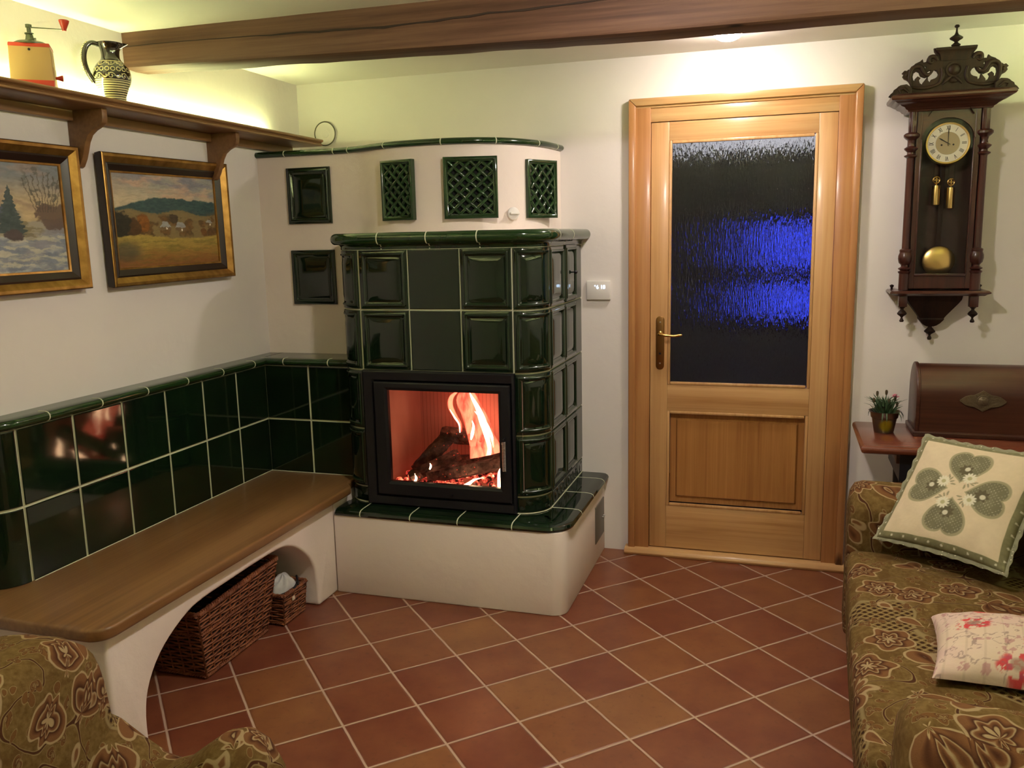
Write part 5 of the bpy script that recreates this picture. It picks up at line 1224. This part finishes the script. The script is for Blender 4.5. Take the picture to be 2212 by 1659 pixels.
# ================================================================== SOFA
def soft(name, mb, mat, parent, levels=2, label=None, bevel=.03):
    o = obj(name, mb, mat, parent, smooth=0, bevel=bevel, seg=4)
    o.data.polygons.foreach_set('use_smooth', [True]*len(o.data.polygons)); o.data.set_sharp_from_angle(angle=math.radians(60)); return o
def cushion_block(x0, x1, y0, y1, z0, z1, T, puff=.02, r=.04, n=18, px=1., py_=1.):
    """rounded box with bulging faces built as a superellipsoid-like grid"""
    mb = MB(); cx, cy, cz = (x0+x1)/2, (y0+y1)/2, (z0+z1)/2; hx, hy, hz = (x1-x0)/2, (y1-y0)/2, (z1-z0)/2
    def P(a, b, c):
        # a,b,c in -1..1 on the cube surface -> rounded box
        q = Vector((a*hx, b*hy, c*hz)); lim = Vector((hx-r, hy-r, hz-r))
        core = Vector((max(-lim.x, min(lim.x, q.x)), max(-lim.y, min(lim.y, q.y)), max(-lim.z, min(lim.z, q.z))))
        d = q-core; p = core + (d.normalized()*r if d.length > 1e-6 else Vector())
        if abs(c) > .999: p.z += math.copysign(puff*(1-a*a)*(1-b*b), c)
        if abs(a) > .999: p.x += math.copysign(puff*.5*(1-b*b)*(1-c*c), a)
        if abs(b) > .999: p.y += math.copysign(puff*.5*(1-a*a)*(1-c*c), b)
        v = Vector((cx, cy, cz))+p; return T @ v if T else v
    def lin(h):
        e = r/h; a = sorted(set([-1, 1]+[-1+e*k/4 for k in range(1, 5)]+[1-e*k/4 for k in range(1, 5)]+list(np.linspace(-1+e, 1-e, n)))); return a
    ax, ay, az = lin(hx), lin(hy), lin(hz)
    for s in (-1, 1):
        mb.grid(lambda u, v: P(u, v, s), ax if s > 0 else ax[::-1], ay); mb.grid(lambda u, v: P(s, u, v), ay if s > 0 else ay[::-1], az); mb.grid(lambda u, v: P(u, s, v), ax if s < 0 else ax[::-1], az)
    return mb
def weld(o, d=.0008):
    bm = bmesh.new(); bm.from_mesh(o.data); bmesh.ops.remove_doubles(bm, verts=bm.verts, dist=d); bmesh.ops.recalc_face_normals(bm, faces=bm.faces); bm.to_mesh(o.data); bm.free()
    o.data.polygons.foreach_set('use_smooth', [True]*len(o.data.polygons)); o.data.update(); return o
def build_sofa():
    t = thing('floral_sofa', 'small sofa upholstered in brown and gold floral tapestry by the right wall', 'sofa', (3.5, -1.5, 0))
    # local frame: origin at front-left foot line, rotated by 2.3 degrees
    T = Matrix.Translation((3.046, -1.50, 0)) @ Matrix.Rotation(math.radians(-2.3), 4, 'Z')
    # local x into the sofa, y along it (far = +)
    weld(obj('seat', cushion_block(.0, .62, -.63, .66, .20, .405, T, .018, .035), M_tap, t, smooth=0))
    weld(obj('base', cushion_block(.035, .80, -.90, .89, .045, .26, T, 0, .012, 6), M_tap, t, smooth=0))
    weld(obj('backrest', cushion_block(.56, .80, -.88, .88, .22, .86, T, .02, .07), M_tap, t, smooth=0))
    # arms: rounded top rolls
    def arm(y0, y1, x0):
        prof = [(y0, .10), (y0, .50), (y0-.0, .54)] ; yc = (y0+y1)/2; w = (y1-y0)/2
        prof = [(y0, .08), (y0, .50)] + [(yc-w*1.04*math.cos(math.radians(a)), .515+.098*math.sin(math.radians(a))) for a in range(0, 181, 15)] + [(y1, .50), (y1, .08)]
        prof2 = lambda k: [(yc+(a-yc)*(1-k), .08+(b-.08)*(1-k*.55)) for a, b in prof]
        rings = [[T @ Vector((x, a, b)) for a, b in prof2(k)] for x, k in ((x0, .30), (x0+.006, .12), (x0+.022, .03), (x0+.05, 0), (x0+.3, 0), (x0+.66, 0), (x0+.72, .05))]
        return MB().loft(rings)
    obj('arm', arm(.655, .895, .0), M_tap, t, smooth=70)
    obj('arm', arm(-.895, -.640, .050), M_tap, t, smooth=70)
    # trim at the bottom and dark fringe
    fr = MB(); rr = random.Random(3)
    for k in range(190):
        y = -.90+1.79*k/189; x = .030+rr.uniform(-.004, .004); fr.add([T @ Vector(p) for p in ((x, y, .055), (x, y+.0085, .055), (x-.002, y+.007, .004+rr.uniform(0, .006)), (x-.002, y+.001, .004))], [(0, 1, 2, 3)]).add([T @ Vector(p) for p in ((x+.004, y, .055), (x+.004, y+.0085, .055), (x+.002, y+.007, .006), (x+.002, y+.001, .006))], [(3, 2, 1, 0)])
    o = obj('fringe', fr, M_fringe, t, smooth=0); o['kind'] = 'stuff'
    tm = MB().loft([[T @ Vector((x, y, z)) for x, z in ((.028, .050), (.033, .045), (.037, .050), (.037, .105), (.033, .110), (.028, .105))] for y in np.linspace(-.89, .88, 12)])
    obj('braid_trim', tm, M_fringe, t, smooth=0)
    for (x, y) in ((.08, -.82), (.08, .82), (.74, -.82), (.74, .82)):
        obj('leg', MB().lathe([(0, 0), (.018, 0), (.024, .05), (0, .05)], T @ Vector((x, y, 0)), 16), M_walnut, t)
build_sofa()

# ------------------------------------------------------------------ cushions
def pillow(name, label, O, U, V, depth, mats_paint, n=150, pipe=None, cat='cushion', lump=0., back=1.):
    """O corner, U, V edge vectors; bulges along +-N"""
    O, U, V = Vector(O), Vector(U), Vector(V); N = U.cross(V).normalized()
    t = thing(name, label, cat, tuple(O+(U+V)/2), 0, 'loose cushions on the sofa')
    us = np.linspace(0, 1, n)
    def fn(u, v, s):
        e = (4*u*(1-u)*4*v*(1-v))**.42
        # sides pull in a little between the corners
        pu = u+(.5-u)*.07*(4*v*(1-v)); pv = v+(.5-v)*.07*(4*u*(1-u))
        w = .0035*math.sin(u*31+v*7)*math.sin(v*23)*(1-e*.7)*2
        return O+U*pu+V*pv+N*s*(depth/2*e*(back if s < 0 else 1)+w*.4+lump*e*math.sin(u*5+1)*math.cos(v*4))
    f = MB(); f.grid(lambda u, v: fn(u, v, 1), us, us)
    o = obj('cover_front', f, M_print, t, smooth=0, recalc=False); o.data.polygons.foreach_set('use_smooth', [True]*len(o.data.polygons))
    A, B = np.meshgrid(us, us); set_paint(o, np.clip(mats_paint(A, B), 0, 1).reshape(-1, 3))
    b = MB(); b.grid(lambda u, v: fn(u, v, -1), us[::5], us[::5]); o2 = obj('cover_back', b, pipe or M_white, t, smooth=0, recalc=False); o2.data.polygons.foreach_set('use_smooth', [True]*len(o2.data.polygons)); o2.data.flip_normals() if hasattr(o2.data, 'flip_normals') else None
    return t, fn
def heart_paint(u, v):
    X, Y = u-.5, v-.5; base = np.ones(u.shape+(3,))*np.array(srgb(204, 188, 158)); base = base*(.95+.1*fbm(u, v, 40, 2))[..., None]
    g1, g2, g3, wht = np.array(srgb(112, 108, 84)), np.array(srgb(132, 127, 100)), np.array(srgb(86, 80, 60)), np.array(srgb(210, 206, 182)); img = base
    for k in range(4):
        a = math.radians(90*k); dx, dy = math.cos(a), math.sin(a)
        # heart tip towards the centre, lobes outward
        px = X*dx+Y*dy; py = -X*dy+Y*dx     # px outward distance
        hx = py/.148; hy = (px-.222)/.128
        e = np.sqrt(hx*hx+(hy-.62*np.sqrt(np.abs(hx)+1e-6)+.12)**2); f = 1-e
        img = put(img, sst(-.17, -.12, f), g2*1.30)
        img = put(img, sst(-.03, .01, f), g1); img = put(img, sst(.35, .6, f)*.35, g2)
        s = np.sin(px*190)*np.sin(py*190); img = put(img, (s > .82)*(f > .0)*.5, wht)
        img = put(img, sst(.055, .045, np.hypot(px-.205, py*1.0)+.010*np.sin(8*np.arctan2(py, px-.205)))*.9, g3)
        img = put(img, sst(.024, .019, np.hypot(px-.215, py+.010)), wht*.86)
        for (fx, fy, r0) in ((.130, -.062, .056),):
            rr_ = np.hypot(px-fx, py-fy); th = np.arctan2(py-fy, px-fx); pet = r0*(.62+.38*np.abs(np.cos(th*6)))
            img = put(img, sst(.003, -.003, rr_-pet), wht); img = put(img, sst(.020, .016, rr_), np.array(srgb(170, 164, 124)))
        for (fx, fy, an) in ((.062, -.075, .5), (.080, -.100, 1.2), (.045, -.050, 0.), (.10, -.118, 2.)):
            c, s_ = math.cos(an), math.sin(an); qx = (px-fx)*c+(py-fy)*s_; qy = -(px-fx)*s_+(py-fy)*c
            img = put(img, (np.hypot(qx/.022, qy/.0075) < 1)*.85, g2)
    d = np.minimum(np.minimum(u, 1-u), np.minimum(v, 1-v))
    img = put(img, (d < .052)*1., np.array(srgb(120, 116, 86))*(.8+.4*fbm(u, v, 60, 5))[..., None])
    dots = (np.sin(u*62)*np.sin(v*62) > .86)*(d < .05); img = put(img, dots*.8, wht)
    return img
P0, P1, P2 = Vector((3.159, -.899, .470)), Vector((3.329, -.671, .776)), Vector((3.489, -1.159, .477))
back_m = Mat('sage_green_cotton', rough=.95); back_m.set('col', back_m.ramp(back_m.noise(back_m.co(), 40, 3), [(.35, (.13, .12, .07)), (.7, (.22, .20, .13))]))
t, fn = pillow('heart_cushion', 'white square cushion with four sage green hearts and a green ruffled edge, on the sofa', P0, P2-P0, P1-P0, .115, heart_paint, 190, back_m.m)
# ruffled trim all around
def ruffle(fn, N, parent, mat):
    ed = [(k/60, 0.) for k in range(60)]+[(1., k/60) for k in range(60)]+[(1-k/60, 1.) for k in range(60)]+[(0., 1-k/60) for k in range(60)]
    r0, r1, r2 = [], [], []
    for i, (u, v) in enumerate(ed):
        p = fn(u, v, 0); c = fn(.5, .5, 0); o_ = (p-c); o_ = Vector(o_).normalized(); w = math.sin(i*1.0)*.0045
        r0.append(p-o_*.004); r1.append(p+o_*.010+N*w*.5); r2.append(p+o_*.015+N*w)
    mb = MB(); n = len(ed); mb.loft([[r0[i], r1[i]+N*.003, r2[i], r1[i]-N*.003] for i in range(n)], closed=True, caps=False)
    return obj('ruffled_edge', mb, mat, parent, smooth=80)
Nn = (P2-P0).cross(P1-P0).normalized()
ruf_m = Mat('ruffle_cotton', rough=.95); ruf_m.set('col', ruf_m.ramp(ruf_m.vor(ruf_m.co(), 55), [(.12, (.62, .58, .42)), (.2, (.20, .19, .12)), (.6, (.26, .25, .16))]))
ruffle(fn, Nn, t, ruf_m.m)
def floral_paint(u, v):
    img = np.ones(u.shape+(3,))*np.array(srgb(208, 188, 166)); img = put(img, sst(.4, .7, fbm(u, v, 5, 3))*.6, np.array(srgb(206, 176, 168)))
    st = np.abs(((u*9) % 1)-.5); img = put(img, (st < .06)*.35, np.array(srgb(170, 150, 130)))
    n = fbm(u, v, 17, 8, 3); n2 = fbm(u, v, 34, 12, 3)
    for (a, b) in ((.22, .55), (.60, .30), (.72, .72), (.32, .9), (.9, .45), (.45, .08)):
        r = np.hypot(u-a, v-b); img = put(img, (sst(.12, .08, r+.09*(n-.5)))*(n2 > .47)*.9, np.array(srgb(196, 36, 52))); img = put(img, sst(.055, .03, r)*.8, np.array(srgb(150, 128, 112)))
    img = put(img, (n > .62)*(n2 > .5)*.5, np.array(srgb(150, 70, 96)))
    img = put(img, (np.abs(fbm(u, v, 7, 30)-.5) < .012)*.6, np.array(srgb(120, 96, 96)))
    return img
def pp(x, y, z): return Vector((x, y, z))
pk = Mat('pale_floral_back', rough=.95, col=(.50, .36, .32)).m
A0, A1, A2 = pp(3.200, -1.800, .438), pp(3.250, -1.44, .438), pp(3.595, -1.835, .438)
t, fn = pillow('floral_cushion', 'pale cushion with red flowers lying on the sofa seat near its arm', A0, A2-A0, A1-A0, .165, floral_paint, 140, pk, back=.20)

# ================================================================== ARMCHAIR at the lower left
def build_armchair():
    t = thing('floral_armchair', 'armchair in floral tapestry, cut by the bottom left picture corner', 'armchair', (1.9, -3.1, 0))
    T = Matrix.Translation((1.585, -3.05, .022)) @ Matrix.Rotation(math.radians(4), 4, 'Z')   # local x: facing direction, y: width
    # backrest: rounded top corners, slightly reclined
    rings = []
    W = .375
    pf = [(-W, .10), (-W, .62)] + [(-W+.11-.11*math.cos(math.radians(a)), .66+.11*math.sin(math.radians(a))) for a in range(10, 91, 16)] + [(W-.11+.11*math.cos(math.radians(a)), .66+.11*math.sin(math.radians(a))) for a in range(90, 9, -16)] + [(W, .62), (W, .10)]
    def sc2(k, dz=0): return [((a*(1-k)), .10+(b-.10)*(1-k*.6)+dz) for a, b in pf]
    for x, k in ((-.10, .16), (-.092, .06), (-.07, .01), (-.04, 0), (.03, 0), (.06, .01), (.082, .06), (.09, .16)):
        rings.append([T @ Vector((x-.10*(b-.4), a, b)) for a, b in sc2(k)])
    obj('backrest', MB().loft(rings), M_tap2, t, smooth=75)
    weld(obj('seat', cushion_block(.05, .45, -.28, .28, .22, .43, T, .02, .04, 10), M_tap2, t, smooth=0))
    weld(obj('base', cushion_block(-.06, .42, -.36, .36, .07, .24, T, 0, .02, 6), M_tap2, t, smooth=0))
    for s in (1, -1):
        rg = []
        tops = [(-.02, .60), (.05, .578), (.10, .545), (.15, .516), (.19, .508), (.23, .522), (.27, .553), (.31, .583), (.345, .592), (.38, .580), (.405, .545), (.418, .48)]
        for x, z in tops:
            e = 1 if x < .345 else max(.55, 1-(x-.345)*3.6)
            yc = s*.335; w = .075*e
            pr = [(yc-w, .12), (yc-w, z-.07)] + [(yc-w*math.cos(math.radians(a)), z-.065+.065*math.sin(math.radians(a))) for a in range(0, 181, 20)] + [(yc+w, z-.07), (yc+w, .12)]
            rg.append([T @ Vector((x, a, b)) for a, b in pr])
        obj('arm', MB().loft(rg), M_tap2, t, smooth=75)
    for (x, y) in ((-.02, -.30), (-.02, .30), (.37, -.30), (.37, .30)):
        obj('leg', MB().lathe([(0, 0), (.016, 0), (.022, .075), (0, .075)], T @ Vector((x, y, 0)), 16), M_walnut, t)
build_armchair()
